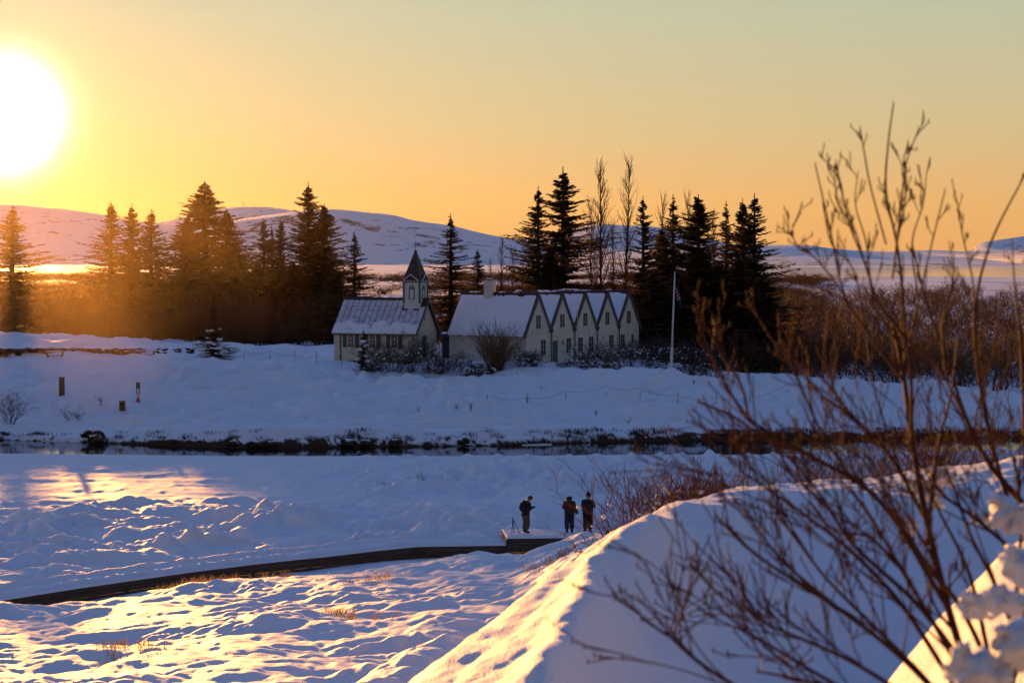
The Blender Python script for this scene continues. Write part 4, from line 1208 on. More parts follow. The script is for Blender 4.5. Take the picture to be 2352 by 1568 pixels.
# ================================================================ people
def skin(name, verts, edges, radii, mat_, parent, root=0, sub=2):
    m = bpy.data.meshes.new(name); m.from_pydata([tuple(v) for v in verts], edges, [])
    m.materials.append(mat_)
    o = obj(name, m, parent)
    sk = o.modifiers.new('Skin', 'SKIN'); sk.use_smooth_shade = True
    ly = m.skin_vertices
    if not ly:
        bpy.context.view_layer.objects.active = o
        m.attributes  # layer comes with the modifier below
        import bmesh
        bm = bmesh.new(); bm.from_mesh(m); bm.verts.layers.skin.verify(); bm.to_mesh(m); bm.free()
    for i, r in enumerate(radii):
        d = m.skin_vertices[0].data[i]
        d.radius = r if isinstance(r, tuple) else (r, r)
        d.use_root = (i == root)
    o.modifiers.new('Sub', 'SUBSURF').render_levels = sub
    o.modifiers['Sub'].levels = sub
    return o
M_SKIN = mat('skin', (.35, .20, .15), .6)
def person(loc, rot, label, H, jacket, trousers, hat, lean_=.0, headdrop=0.0, arms='front', hood=False, knees=.0, wide=1.0, boots=(.02, .016, .014)):
    e = empty('person', loc, label, 'person', rotz=rot)
    e.scale = (H / 1.75,) * 3
    def L_(x, y, z):        # lean forwards above the hips
        if z > .92: y += (z - .92) * lean_
        return Vector((x, y, z))
    V = [L_(0, 0, .95), L_(0, 0, 1.10), L_(0, .0, 1.30), L_(0, 0, 1.45), L_(0, .01, 1.52), L_(0, .03 + headdrop, 1.62 - headdrop * .5), L_(0, .05 + headdrop * 1.5, 1.71 - headdrop * .7)]
    R = [(.16, .12), (.145, .11), (.17, .12), (.12, .09), .058, .092, .085]
    Eg = [(0, 1), (1, 2), (2, 3), (3, 4), (4, 5), (5, 6)]
    def chain(start, pts, rad):
        k = start
        for p_, r in zip(pts, rad):
            V.append(p_); R.append(r); Eg.append((k, len(V) - 1)); k = len(V) - 1
        return k
    # nose and ears grow out of the head
    hc = V[5]
    chain(5, [hc + Vector((0, .115, .0))], [.016])
    for sx in (-1, 1): chain(5, [hc + Vector((sx * .098, 0, .0))], [.018])
    feet = []
    for sx in (-1, 1):
        kx = sx * (.12 + knees * .3)
        chain(0, [L_(sx * .09, 0, .88), Vector((kx, .04 + knees, .50)), Vector((sx * .12, -.01, .12)), Vector((sx * .12, .0, .06)), Vector((sx * .125, .15, .035))], [.098, .066, .045, .045, .036])
    hands = []
    for sx in (-1, 1):
        sh = L_(sx * .19, 0, 1.42)
        if arms == 'front': el = L_(sx * .27, .06, 1.16); wr = L_(sx * .10, .27, 1.22)
        elif arms == 'face': el = L_(sx * .25, .18, 1.22); wr = L_(sx * .07, .27, 1.47)
        else: el = L_(sx * .29, -.03, 1.16); wr = L_(sx * .20, .14, 1.02)
        chain(3, [sh, el, wr], [.066, .05, .036])
        hands.append((sx, wr, (wr - el).normalized()))
    body = skin('body', V, Eg, R, M_SKIN, e)
    # hands with five bent fingers
    for sx, wr, d in hands:
        side = d.cross(Vector((0, 0, 1))).normalized() * sx; up = side.cross(d)
        hv = [wr + d * .01, wr + d * .05, wr + d * .085]; hr = [.026, (.036, .018), (.036, .016)]; he = [(0, 1), (1, 2)]
        for f, (o_, ln_) in enumerate(((-.028, .062), (-.010, .075), (.010, .072), (.028, .056))):
            b0 = wr + d * .09 + side * o_; b1 = b0 + d * ln_ * .55; b2 = b1 + d * ln_ * .2 - up * ln_ * .4
            k = len(hv); hv += [b0, b1, b2]; hr += [.0095, .009, .008]; he += [(2, k), (k, k + 1), (k + 1, k + 2)]
        k = len(hv); hv += [wr + d * .045 - side * .042, wr + d * .08 - side * .052 - up * .02]; hr += [.011, .009]; he += [(1, k), (k, k + 1)]
        skin('glove', hv, he, hr, M_DARK, e, 0, 1)
    # jacket over the torso and arms
    jv = [L_(0, 0, .80), L_(0, 0, .98), L_(0, 0, 1.12), L_(0, -.01, 1.32), L_(0, -.01, 1.45), L_(0, 0, 1.51)]
    jr = [(.21 * wide, .17), (.22 * wide, .18), (.22 * wide, .185), (.225 * wide, .18), (.17, .14), .095]
    je = [(i, i + 1) for i in range(5)]
    for sx, wr, d in hands:
        sh = L_(sx * .20, 0, 1.42)
        k = len(jv)
        el = [v for v in V if abs(v.z - 1.16) < .3][0] if False else None
        if arms == 'front': el = L_(sx * .28, .06, 1.16)
        elif arms == 'face': el = L_(sx * .26, .18, 1.22)
        else: el = L_(sx * .30, -.03, 1.16)
        jv += [sh, el, wr - d * .02]; jr += [.105, .09, .068]; je += [(4, k), (k, k + 1), (k + 1, k + 2)]
    skin('jacket', jv, je, jr, jacket, e)
    tv = [L_(0, 0, .94)]; tr_ = [(.165, .13)]; te = []
    for sx in (-1, 1):
        k = len(tv); tv += [L_(sx * .095, 0, .84), Vector((sx * (.12 + knees * .3), .04 + knees, .50)), Vector((sx * .12, -.01, .14))]
        tr_ += [.15, .122, .11]; te += [(0, k), (k, k + 1), (k + 1, k + 2)]
    skin('trousers', tv, te, tr_, trousers, e)
    bm_ = mat('boot_leather', boots, .7)
    for sx in (-1, 1):
        skin('boot', [Vector((sx * .12, -.02, .20)), Vector((sx * .12, -.02, .07)), Vector((sx * .125, .17, .045))], [(0, 1), (1, 2)], [.068, .062, .05], bm_, e, 0, 1)
    hp = V[6]
    if hood:
        skin('hood', [V[4] + Vector((0, -.03, -.02)), V[5] + Vector((0, -.03, 0)), V[6] + Vector((0, -.03, .03))], [(0, 1), (1, 2)], [.13, .16, .13], jacket, e, 0, 2)
    if hat:
        hm = MB().blob(tuple(hp + Vector((0, -.012, .02))), .122, 4, 3, .88, .03); hm.build('woolly_hat', hat, e, True)
        MB().tube([tuple(hp + Vector((0, -.01, -.045))), tuple(hp + Vector((0, -.01, .0)))], [.118, .122], 16).build('hat_brim', hat, e, True)
    return e
M_JK1 = mat('black_jacket', (.018, .014, .014), .8, .2, 8, .3, 30)
M_JK2 = mat('dark_brown_parka', (.035, .02, .016), .8, .2, 8, .3, 30)
M_TR1 = mat('khaki_trousers', (.10, .065, .035), .85, .15, 8)
M_TR2 = mat('navy_jeans', (.018, .022, .045), .85, .2, 8)
M_TR3 = mat('black_trousers', (.018, .015, .014), .85)
M_HAT1 = mat('dark_red_wool', (.09, .018, .016), .9, .2, 30)
M_HAT3 = mat('black_wool', (.02, .016, .015), .9, .2, 30)
def on_deck(x, Y):
    return Vector(((x - CX) / F * Y, Y, PZ + .045))
p1 = person(on_deck(1207, 94.9), math.radians(-62), 'person looking down at a camera, dark red woolly hat, khaki trousers, beside the tripod', 1.64, M_JK1, M_TR1, M_HAT1, .16, .07, 'front', knees=.03, wide=1.3)
obj('rucksack', MB().blob((0, -.14, 1.25), .19, 8, 3, 1.25, .12).mesh('rucksack', M_JK1, True), p1)
obj('hood', MB().blob((0, -.06, 1.50), .11, 9, 2, .8, .2).mesh('hood', M_JK1, True), p1)
cm = empty('camera', on_deck(1207, 94.9) + Vector((.33, .19, 1.14)), 'small black camera held at the chest by the person in the red hat', 'camera', rotz=math.radians(-62))
MB().box(-.065, .065, -.03, .03, -.045, .045).build('body', M_DARK, cm)
MB().tube([(0, .03, 0), (0, .12, 0)], [.034, .038], 12).build('lens', M_DARK, cm)
p2 = person(on_deck(1308, 94.8), math.radians(12), 'person in a hooded dark brown parka and navy jeans, middle one on the platform', 1.70, M_JK2, M_TR2, None, .03, .03, 'front', hood=True, wide=1.22)
bag = skin('shoulder_bag', [Vector((.24, .02, 1.18)), Vector((.32, .02, .98)), Vector((.34, .02, .86))], [(0, 1), (1, 2)], [(.05, .07), (.10, .09), (.11, .09)], mat('brown_bag_cloth', (.06, .03, .02), .85), None)
bag.location = p2.location; tag(bag, 'brown cloth shoulder bag hanging at the side of the hooded person', 'bag')
p3 = person(on_deck(1350, 94.9), math.radians(-20), 'person in black jacket and pointed black hat nearest the snow laden willow', 1.76, M_JK1, M_TR3, M_HAT3, .04, .03, 'front', wide=1.25)
MB().tube([(0, .03, 1.80), (0, .02, 1.88), (-.01, .01, 1.91)], [.06, .03, .02], 8).build('hat_bobble', M_HAT1, p3, True)
tp = empty('tripod', on_deck(1180, 94.5), 'thin black camera tripod standing at the platform edge', 'tripod')
ap = Vector((-.04, 0, .66))
for a in ((-.10, -.25, -.04), (.30, .0, -.02), (.02, .22, -.02)):
    MB().tube([tuple(ap), (a[0], a[1], a[2])], [.018, .012], 6).build('leg', M_DARK, tp)
MB().tube([tuple(ap), (ap.x, ap.y, .74)], .03, 8).build('head', M_DARK, tp)

# ================================================================ posts, signs, benches
M_WOOD = mat('brown_wood', (.12, .065, .03), .8, .3, 4, .3, 20)
def sign(x, Y, w, h, label, lift=0.0, col=None):
    p = on_ground(x, Y)
    e = empty('sign_panel', p, label, 'sign')
    MB().box(-w / 2, w / 2, -.04, .04, lift, lift + h).build('board', col or M_WOOD, e)
    for sx in (-1, 1): MB().box(sx * w / 2 - .03, sx * w / 2 + .03, -.05, .05, -.2, lift + h + .03).build('post', M_DARKWOOD, e)
    MB().blob((0, 0, lift + h + .04), w * .45, 3, 2, .25, .2).build('snow_cap', M_SNOW, e, True)
    return e
sign(142, 181.5, .42, 1.62, 'tall narrow brown information panel on the snowy slope')
sign(317, 183, .26, .55, 'small square brown sign standing behind the red traffic cone', lift=.55)
p = on_ground(317, 180.3)
cone = empty('traffic_cone', p, 'red and white traffic cone in the snow by the small sign', 'cone')
M_CONE = mat('red_cone_plastic', (.55, .05, .02), .5)
MB().tube([(0, 0, .0), (0, 0, .35)], [.17, .11], 12).build('lower_cone', M_CONE, cone)
MB().tube([(0, 0, .352), (0, 0, .52)], [.11, .078], 12).build('white_band', M_WHITE, cone)
MB().tube([(0, 0, .522), (0, 0, .85)], [.078, .02], 12).build('tip', M_CONE, cone)
MB().box(-.22, .22, -.22, .22, -.05, .03).build('base', M_CONE, cone)
p = on_ground(281, 175.5)
bin_ = empty('litter_bin', p, 'dark brown litter bin standing below the path on the slope', 'bin')
MB().box(-.22, .22, -.2, .2, 0, .78).build('body', mat('dark_olive_steel', (.06, .045, .02), .6, .2, 3), bin_)
MB().box(-.25, .25, -.23, .23, .782, .84).build('lid', M_DARKWOOD, bin_)
MB().box(-.14, .14, -.215, -.202, .5, .68).build('opening', M_DARK, bin_)
for x, Y, w, lab in ((126, 207.5, 1.85, 'low wooden bench in front of the stone terrace wall, the one further from the church'),
                     (338, 207.8, 1.65, 'low wooden bench near the end of the terrace wall, closer to the church')):
    p = on_ground(x, Y)
    e = empty('bench', p, lab, 'bench', 'benches along the terrace wall')
    for k in range(3): MB().box(-w / 2, w / 2, -.24 + k * .165, -.24 + k * .165 + .15, .42, .48).build('slat', M_DARKWOOD, e)
    for sx in (-1, 1): MB().prism([(sx * w * .38 - .06, -.1), (sx * w * .38 + .06, -.1), (sx * w * .38 + sx * .08 + .08, .415), (sx * w * .38 + sx * .08 - .08, .415)], -.2, .2).build('leg', M_DARKWOOD, e)
    MB().box(-w * .35, w * .35, -.04, .04, .05, .12).build('stretcher', M_DARKWOOD, e)
    snow_slab('snow_cover', (-w / 2, -.24, .481), (w / 2, -.24, .481), (w / 2, .24, .481), (-w / 2, .24, .481), .05, 2, e, edge=.0, nu=20, nv=8)
def rope_fence(pts, hgt, label):
    base = [on_ground(x, Y) for x, Y in pts]
    e = empty('rope_fence', base[0], label, 'fence')
    for b_ in base:
        q = b_ - base[0]
        MB().tube([(q.x, q.y, -.2), (q.x + .01, q.y, hgt)], [.028, .022], 6).build('post', M_DARKWOOD, e)
    for a, b_ in zip(base[:-1], base[1:]):
        q0 = a - base[0] + Vector((0, 0, hgt * .93)); q1 = b_ - base[0] + Vector((0, 0, hgt * .93))
        MB().tube([tuple(q0.lerp(q1, t) - Vector((0, 0, .28 * 4 * t * (1 - t)))) for t in [k / 8 for k in range(9)]], .011, 4).build('rope', M_DARKWOOD, e)
rope_fence([(1119, 178), (1211, 179.5), (1299, 181), (1392, 182), (1470, 182.5), (1557, 182), (1645, 181.5), (1722, 184), (1810, 185)], .85, 'thin rope fence on slim posts crossing the snowy slope below the gabled house')
rope_fence([(560, 203), (620, 204), (677, 203), (727, 202), (785, 197)], .95, 'thin rope fence leading to the corner of the church')

# ================================================================ shrubs and grass
M_TWIGS = mat('snow_dusted_twigs', (.10, .075, .07), .8, .5, 3, col2=(.07, .04, .03))
def bush(x, Y, H, W, seed, lab, name='bare_shrub', stems=10, depth=3, snow=0, sr=.12, mt=None, r0=.03, minr=.006, spread=.7, n=3, kids=1, up=.05, grp=None, lean=1.0):
    p = on_ground(x, Y, -.03)
    me, tips = shrub_mesh('twigs', mt or M_TWIG, seed, H, W, stems, depth, kids, r0, spread, up, lean, n, minr)
    e = empty(name, p, lab, 'shrub', grp)
    obj('twigs', me, e)
    if snow:
        low = [t for t in tips if t.z < H * .55] or tips
        snow_on('snow_clumps', low, seed, snow, sr, e)
    return e
bush(1138, 196.2, 6.3, 2.3, 501, 'fan shaped leafless willow standing alone before the snowy house roof', 'willow', stems=95, depth=2, r0=.045, minr=.012, spread=.26, up=.05, lean=.7, kids=1, mt=mat('pale_willow_bark', (.20, .10, .06), .75, .3, 6, trans=.15, spec=.1))
for k, (x, Y, H, W, sn, lab) in enumerate([
    (870, 196.5, 3.4, 1.8, 16, 'tangled shrub before the middle window of the church'),
    (905, 196.0, 4.2, 1.8, 14, 'tall tangled shrub before the church corner window'),
    (945, 195.8, 4.6, 1.7, 10, 'highest dark shrub in front of the church gable'),
    (985, 196.2, 4.3, 1.6, 12, 'dark shrub covering the church door'),
    (850, 195.0, 1.6, 1.9, 10, 'low arching shrub on the snow by the pine'),
    (1035, 196.5, 1.9, 1.9, 40, 'low snow covered bush before the blue container'),
    (1075, 195.6, 1.7, 1.7, 44, 'low snow covered bush between the container and the willow'),
    (1105, 195.2, 1.5, 1.3, 30, 'small snowy bush at the foot of the willow'),
    (1012, 195.4, 1.7, 1.5, 24, 'low snowy bush under the church gable corner'),
    (1195, 197.2, 2.2, 1.6, 22, 'dense brown bush at the corner of the first gable'),
    (1225, 197.6, 1.8, 1.2, 14, 'brown bush under the first ground floor window of the house'),
    (1352, 199.5, 3.0, 1.9, 26, 'tall snowy bush before the third gable'),
    (1388, 201.0, 3.6, 1.9, 26, 'tallest snowy bush before the fourth gable'),
    (1330, 197.8, 1.5, 1.7, 34, 'low snow laden bush below the third gable'),
    (1372, 197.5, 1.5, 1.9, 44, 'low snow laden bush below the fourth gable'),
    (1412, 199.0, 1.7, 1.5, 36, 'snowy bush below the downpipe of the last gable'),
    (1447, 203.5, 3.4, 1.2, 34, 'frosted climbing shrub against the end gable wall'),
    (1297, 196.4, .9, 1.0, 14, 'tiny snowy bush right of the green door'),
    (1490, 200.0, 1.3, 1.5, 36, 'low snowy bush past the end of the gabled house'),
    (1520, 199.0, 1.1, 1.4, 26, 'low snowy bush just before the flagpole'),
    (1565, 198.5, 1.6, 1.8, 24, 'snowy bush on the far side of the flagpole'),
    (1605, 199.5, 2.4, 1.9, 20, 'snow flecked bush at the edge of the grove past the flagpole'),
    (1640, 200.5, 2.8, 2.0, 16, 'brown bush where the slope meets the birch wood'),
    (1480, 209, 3.2, 2.2, 26, 'tall snow flecked bush behind the end of the gabled house'),
    (1530, 208, 3.6, 2.3, 26, 'tall snow flecked bush directly behind the flagpole'),
    (1590, 208, 3.6, 2.3, 22, 'tall snow flecked bush under the dense dark spruce')]):
    bush(x, Y, H, W, 520 + k, lab, stems=22, depth=3, snow=int(sn * 1.1), sr=.11, mt=M_TWIGS, r0=.04, minr=.014, spread=.85, up=.01, grp='garden bushes around the church and house')
# young pine with snow, before the first church window
pp = on_ground(835, 196.6, -.1)
pe = empty('young_pine', pp, 'young snow laden pine before the first arched church window', 'tree')
cn, tk = spruce_mesh(222, 20, 3.6, .7, .7, .1, .8)
pe.scale = (.30, .30, .195)
obj('trunk', tk, pe); obj('crown', cn, pe)
mb = MB()
for k, (dx, dz, r) in enumerate(((.05, 14.5, .9), (.9, 12.5, 1.0), (-1.0, 10.5, .9), (1.8, 5.0, 1.3), (2.2, 3.0, 1.2), (1.2, 7.5, 1.0), (-1.8, 6.0, .8))):
    mb.blob((dx, -2.2, dz), r, k + 40, 2, .8, .5)
tag(mb.build('snow_clumps', M_SNOW, pe, True), kind='stuff')
# low spruce with heavy snow at the end of the terrace
q = on_ground(492, 207, -.1)
pe = empty('young_spruce', q, 'small spruce with thick white snow clumps at the end of the terrace wall', 'tree')
pe.scale = (.62, .62, .26)
obj('trunk', tk, pe); obj('crown', SPR[5][0], pe)
mb = MB(); rr = random.Random(9)
for k in range(26):
    a = rr.uniform(0, 2 * math.pi); zz = rr.uniform(2, 11)
    rad = 2.3 * (1 - zz / 17)
    mb.blob((rad * math.cos(a), -abs(rad * math.sin(a)), zz), rr.uniform(.3, .75), k + 70, 1, .9, .5)
tag(mb.build('snow_clumps', M_SNOW, pe, True), kind='stuff')

# shrubs behind the crest of the snow bank
M_WILLOW = mat('willow_bark', (.17, .065, .03), .7, .3, 6, trans=.2, spec=.1)
for k, (x, Y, H, W, sn, lab) in enumerate([
    (1470, 33, 1.62, .85, 12, 'big bare willow bush with snow clumps beside the three people'),
    (1415, 31, .95, .60, 10, 'low spreading twigs with snow puffs just past the last person'),
    (1530, 35, 1.05, .55, 5, 'thin willow bush between the big one and the crest'),
    (1585, 36, 1.25, .60, 8, 'willow bush with two round snow puffs above the crest'),
    (1650, 36, 1.30, .65, 7, 'upright reddish willow bush above the curve of the crest'),
    (1705, 37, 1.45, .60, 7, 'tall reddish willow bush above the flat of the crest'),
    (1765, 38, 1.35, .60, 6, 'reddish willow bush left of the near branches'),
    (1850, 37, 1.6, .65, 8, 'willow bush half hidden by the near branches'),
    (1930, 38, 1.6, .65, 6, 'willow bush behind the middle of the near branches'),
    (2020, 38, 1.7, .7, 5, 'sparse willow bush behind the dark near stem'),
    (2210, 40, 2.9, .8, 5, 'taller dark willow by the river end of the near branches'),
    (2270, 41, 2.9, .9, 6, 'taller dark willow with snow near the frame end of the river'),
    (2120, 40, 2.2, .7, 6, 'thin willow standing before the dark river bank')]):
    bush(x, Y, H * 1.12, W, 600 + k, lab, 'willow_bush', stems=26, depth=3, snow=sn * 2, sr=.05, mt=M_WILLOW, r0=.015, minr=.0042, spread=.55, up=.05, lean=.8, grp='willow bushes beyond the snow bank')
bush(20, 168.5, 3.1, 1.3, 640, 'grey brown rounded bush at the frame edge above the river', stems=14, depth=3, r0=.035, minr=.010, mt=M_TWIGS)
bush(160, 167.5, 1.5, .8, 641, 'small sparse bush below the tall panel near the river', stems=7, depth=2, r0=.02, minr=.008, mt=M_TWIGS)
bush(183, 167.0, .9, .6, 642, 'tiny twig bush beside the small sparse bush', stems=7, depth=2, r0=.02, minr=.008, mt=M_TWIGS)
bush(235, 176, 1.1, .35, 643, 'single thin sapling left of the litter bin', stems=3, depth=2, r0=.02, minr=.008, mt=M_TWIGS)
for k, (x, Y, H, lab) in enumerate([
    (960, 170.5, 1.2, 'tallest dry stalks on the slope above the river bank'), (889, 170, .8, 'pair of dry stalks left of the tallest ones'),
    (1082, 169.5, .8, 'dense tuft of dry stalks above the bank'), (770, 169, .7, 'pair of thin dry stalks midway up the bank'),
    (1440, 169.5, 1.1, 'dry stalks on the slope below the rope fence'), (1190, 192, .55, 'small sprig below the sunny patch'),
    (1243, 188, .55, 'small sprig with light tips on the upper slope'), (1592, 190, .6, 'lone sprig below the flagpole'),
    (1211, 178.8, .7, 'sprig beside a fence post'), (1370, 176, .55, 'two short stalks under the rope fence'),
    (705, 168, .6, 'single dry stalk above the river'), (1048, 173, .8, 'thin stalk with a small mound behind it'),
    (970, 130, 1.3, 'lone leafless sapling on the near snow flat'), (1760, 172, .9, 'dry stalks seen between the near twigs')]):
    bush(x, Y, H, H * .28, 660 + k, lab, 'dry_stalks', stems=5, depth=1, r0=.016, minr=.008, mt=M_TWIGS, spread=.4)

# grass: blades in tufts
def blades(name, spots, hgt, wd, mt, label, per=14, spreadr=.25, seed=5):
    g = np.random.default_rng(seed)
    S = np.repeat(np.array(spots, float), per, 0)
    n_ = len(S)
    b0 = S + np.stack([g.normal(0, spreadr, n_), g.normal(0, spreadr * .6, n_), np.full(n_, -.03)], -1)
    a = g.random(n_) * 6.28; h_ = hgt * g.uniform(.4, 1.1, n_)
    tip = b0 + np.stack([np.cos(a) * h_ * .45, np.sin(a) * h_ * .45, h_], -1)
    w = np.stack([np.cos(a + 1.57) * wd, np.sin(a + 1.57) * wd, np.zeros(n_)], -1)
    mid = (b0 + tip) / 2 + np.array([0, 0, .12]) * h_[:, None]
    V = np.stack([b0 - w, b0 + w, mid + w * .7, tip, mid - w * .7], 1).reshape(-1, 3)
    i = np.arange(n_)[:, None] * 5
    Fq = np.concatenate([i + np.array([[0, 1, 2, 4]]), i + np.array([[4, 2, 3, 3]])])
    m = np_mesh(name, V, (i + np.array([[0, 1, 2, 4]])), mt)
    m2 = bpy.data.meshes.new(name)
    m2.from_pydata(V.tolist(), [], [tuple(q) for q in (i + np.array([[0, 1, 2, 3, 4]]))]); m2.materials.append(mt)
    return tag(obj(name, m2), label, None, None, 'stuff')
rr = random.Random(31)
M_GRASSD = mat('dark_bank_grass', (.05, .03, .018), .9, .4, 3, trans=.1)
M_GRASSL = mat('dry_straw_grass', (.30, .20, .10), .8, .3, 5, trans=.3)
sp_ = []
for i in range(620):
    x = rr.uniform(-120, 2500); Y = float(np.interp(x, XC, YF)) + rr.uniform(.1, 1.3)
    X = (x - CX) / F * Y
    if perlin(X / 1.6, .3, 44) + perlin(X / .5, 2.3, 45) * .5 < .10 - .5 * (x > 1200): continue
    sp_.append((X, Y, ground(X, Y)))
blades('bank_grass', sp_, .34, .022, M_GRASSD, 'dark grass hanging over the river bank', 16, .3)
sp_ = []
for cx_, cy_, r_, n_ in ((430, 80, 55, 20), (600, 86, 70, 30), (1290, 78, 30, 14), (480, 84, 60, 18), (920, 128, 60, 24), (300, 52, 90, 14), (780, 60, 90, 16), (1250, 72, 50, 16), (860, 74, 60, 12)):
    for _ in range(n_):
        x = cx_ + rr.gauss(0, r_ * .6); Y = cy_ + rr.gauss(0, 1.2); X = (x - CX) / F * Y
        sp_.append((X, Y, ground(X, Y)))
blades('field_grass', sp_, .34, .008, M_GRASSL, 'dry grass poking through the near snow field', 10, .12, 6)
# stones on the bank and boulders with snow caps
M_ROCK = mat('dark_lava_rock', (.05, .032, .024), .95, .4, 2, .6, 8)
for k, (x, dY, r, lab) in enumerate([(213, .1, .75, 'big dark rock in the river bank, highest one'), (222, -.35, .7, 'dark boulder half in the water under the highest rock'),
    (585, .15, .5, 'dark boulder in the bank before the flat part of the river'), (625, .25, .5, 'dark boulder beside the overhanging snow'), (798, .1, .55, 'flat dark rock like a shelf over the water'),
    (840, .05, .45, 'dark rock at the bank just past the shelf rock'), (1062, .4, .5, 'dark block where the bank grass gets thick'), (905, .2, .5, 'dark earth clod above the narrowest water'),
    (405, .1, .35, 'small dark rock at the waterline'), (535, .2, .45, 'wide dark rock with grass on top')]):
    Y = float(np.interp(x, XC, YF)) + dY
    p = Vector(((x - CX) / F * Y, Y, WATER + .28 + (.35 if dY == .1 and x == 213 else 0)))
    e = empty('rock', p, lab, 'rock', 'rocks in the river bank')
    MB().blob((0, 0, 0), r, 200 + k, 2, .55, .45).build('stone', M_ROCK, e)
    MB().blob((0, .1, r * .42), r * .8, 230 + k, 2, .25, .3).build('snow_cap', M_SNOW, e, True)
# ice floe
fl = MB(); n_ = 20
p = pt(1212, 1022, 159.8)
rim_ = [(1.85 * math.cos(6.283 * i / n_) * (1 + .1 * math.sin(i * 2.3)), .55 * math.sin(6.283 * i / n_)) for i in range(n_)]
fl.add([(a, b_, 0) for a, b_ in rim_] + [(a * .97, b_ * .95, .10) for a, b_ in rim_], [tuple(range(n_ - 1, -1, -1)), tuple(range(n_, 2 * n_))] + [(i, (i + 1) % n_, n_ + (i + 1) % n_, n_ + i) for i in range(n_)])
tag(fl.build('ice_floe', M_SNOW, None, False, (p.x, 159.8, WATER - .03)), 'flat snow covered ice floe lying on the dark river', 'ice')
# stones of the terrace wall
rr = random.Random(8)
wall = empty('terrace_wall', on_ground(200, 211.0), 'low dry stone wall holding up the snowy terrace behind the benches', 'wall')
WO = wall.location
x = -60
protos = [MB().blob((0, 0, 0), 1, 300 + i, 1, .7, .45).mesh('stone', M_ROCK) for i in range(6)]
cnt = 0
while x < 460 and cnt < 230:
    Y = 211.28
    X = (x - CX) / F * Y
    if perlin(X / 1.1, 7.7, 5) > -.28 and not (x > 350 and rr.random() < .6):
        for row in range(2):
            o_ = obj('stone', protos[cnt % 6], wall, Vector((X, Y - .05, zy(211, 797) - .28 - row * .24 + rr.uniform(-.05, .05))) - WO)
            s_ = rr.uniform(.17, .26); o_.scale = (s_ * 1.4, .3, s_ * .75); o_.rotation_euler = (0, rr.uniform(-.3, .3), 0)
            cnt += 1
    x += rr.uniform(4, 9)
# mast on the far hill crest
p = pt(558, 475, 8200); mst = empty('radio_mast', (p.x, 8200, zy(8200, 478)), 'tiny radio mast on the crest of the snowy hills', 'mast')
MB().bar((0, 0, -10), (0, 0, 26), 2.2).build('mast_pole', M_DARK, mst)
MB().box(8, 22, -3, 3, -8, 5).build('hut', M_DARK, mst)

# ================================================================ near bush, out of focus
def spline(P, n):
    P = [Vector(p) for p in P]
    P = [P[0] * 2 - P[1]] + P + [P[-1] * 2 - P[-2]]
    out = []
    for i in range(1, len(P) - 2):
        for k in range(n):
            t = k / n
            out.append(.5 * ((2 * P[i]) + (-P[i - 1] + P[i + 1]) * t + (2 * P[i - 1] - 5 * P[i] + 4 * P[i + 1] - P[i + 2]) * t * t + (-P[i - 1] + 3 * P[i] - 3 * P[i + 1] + P[i + 2]) * t ** 3))
    out.append(P[-2]); return out
rr = random.Random(4)
def near_stem(pxs, Y0, Y1, r0, r1, segs, tips, side=1.0, sl=.24):
    n_ = len(pxs); r0 *= .85; r1 *= .85
    P = [pt(x, y, Y0 + (Y1 - Y0) * i / (n_ - 1)) for i, (x, y) in enumerate(pxs)]
    C = spline(P, 7)
    m_ = len(C)
    for i in range(m_ - 1):
        ra = r0 + (r1 - r0) * i / (m_ - 1); rb = r0 + (r1 - r0) * (i + 1) / (m_ - 1)
        segs.append((*C[i], *C[i + 1], ra, rb))
        if i > m_ * .15 and rr.random() < .28 * side:
            d = (C[i + 1] - C[i]).normalized()
            sd = Vector((rr.uniform(-1, 1), rr.uniform(-.8, .8), rr.uniform(-.1, .9))).normalized()
            hi = min(1, max(.28, (-C[i].z + .1) / .6))
            branch(segs, tips, C[i], (d + sd * .6).normalized(), sl * hi * rr.uniform(.35, 1.1), ra * .5, 2 if hi > .8 else 1, rr, 1, .5, .03, 4, .6, .0012)
    # swollen bud at the tip
    tips.append(C[-1])
def near_bush(name, label, stems, seed, buds=.0015):
    rr.seed(seed)
    segs, tips = [], []
    for st in stems: near_stem(*st, segs, tips)
    org = Vector(segs[0][:3])
    S = np.array(segs, float); S[:, 0:3] -= np.array(org); S[:, 3:6] -= np.array(org)
    V, Fc = prisms(S, 6)
    e = empty(name, org, label, 'shrub')
    obj('branches', np_mesh('branches', V, Fc, M_TWIGN, True), e)
    b = MB()
    for t in tips:
        q = t - org
        b.tube([tuple(q - Vector((0, 0, .004))), tuple(q + Vector((0, 0, .003))), tuple(q + Vector((0, 0, .009)))], [buds * .5, buds, buds * .3], 5)
    tag(b.build('buds', M_TWIGN, e), kind='stuff')
    return e, tips
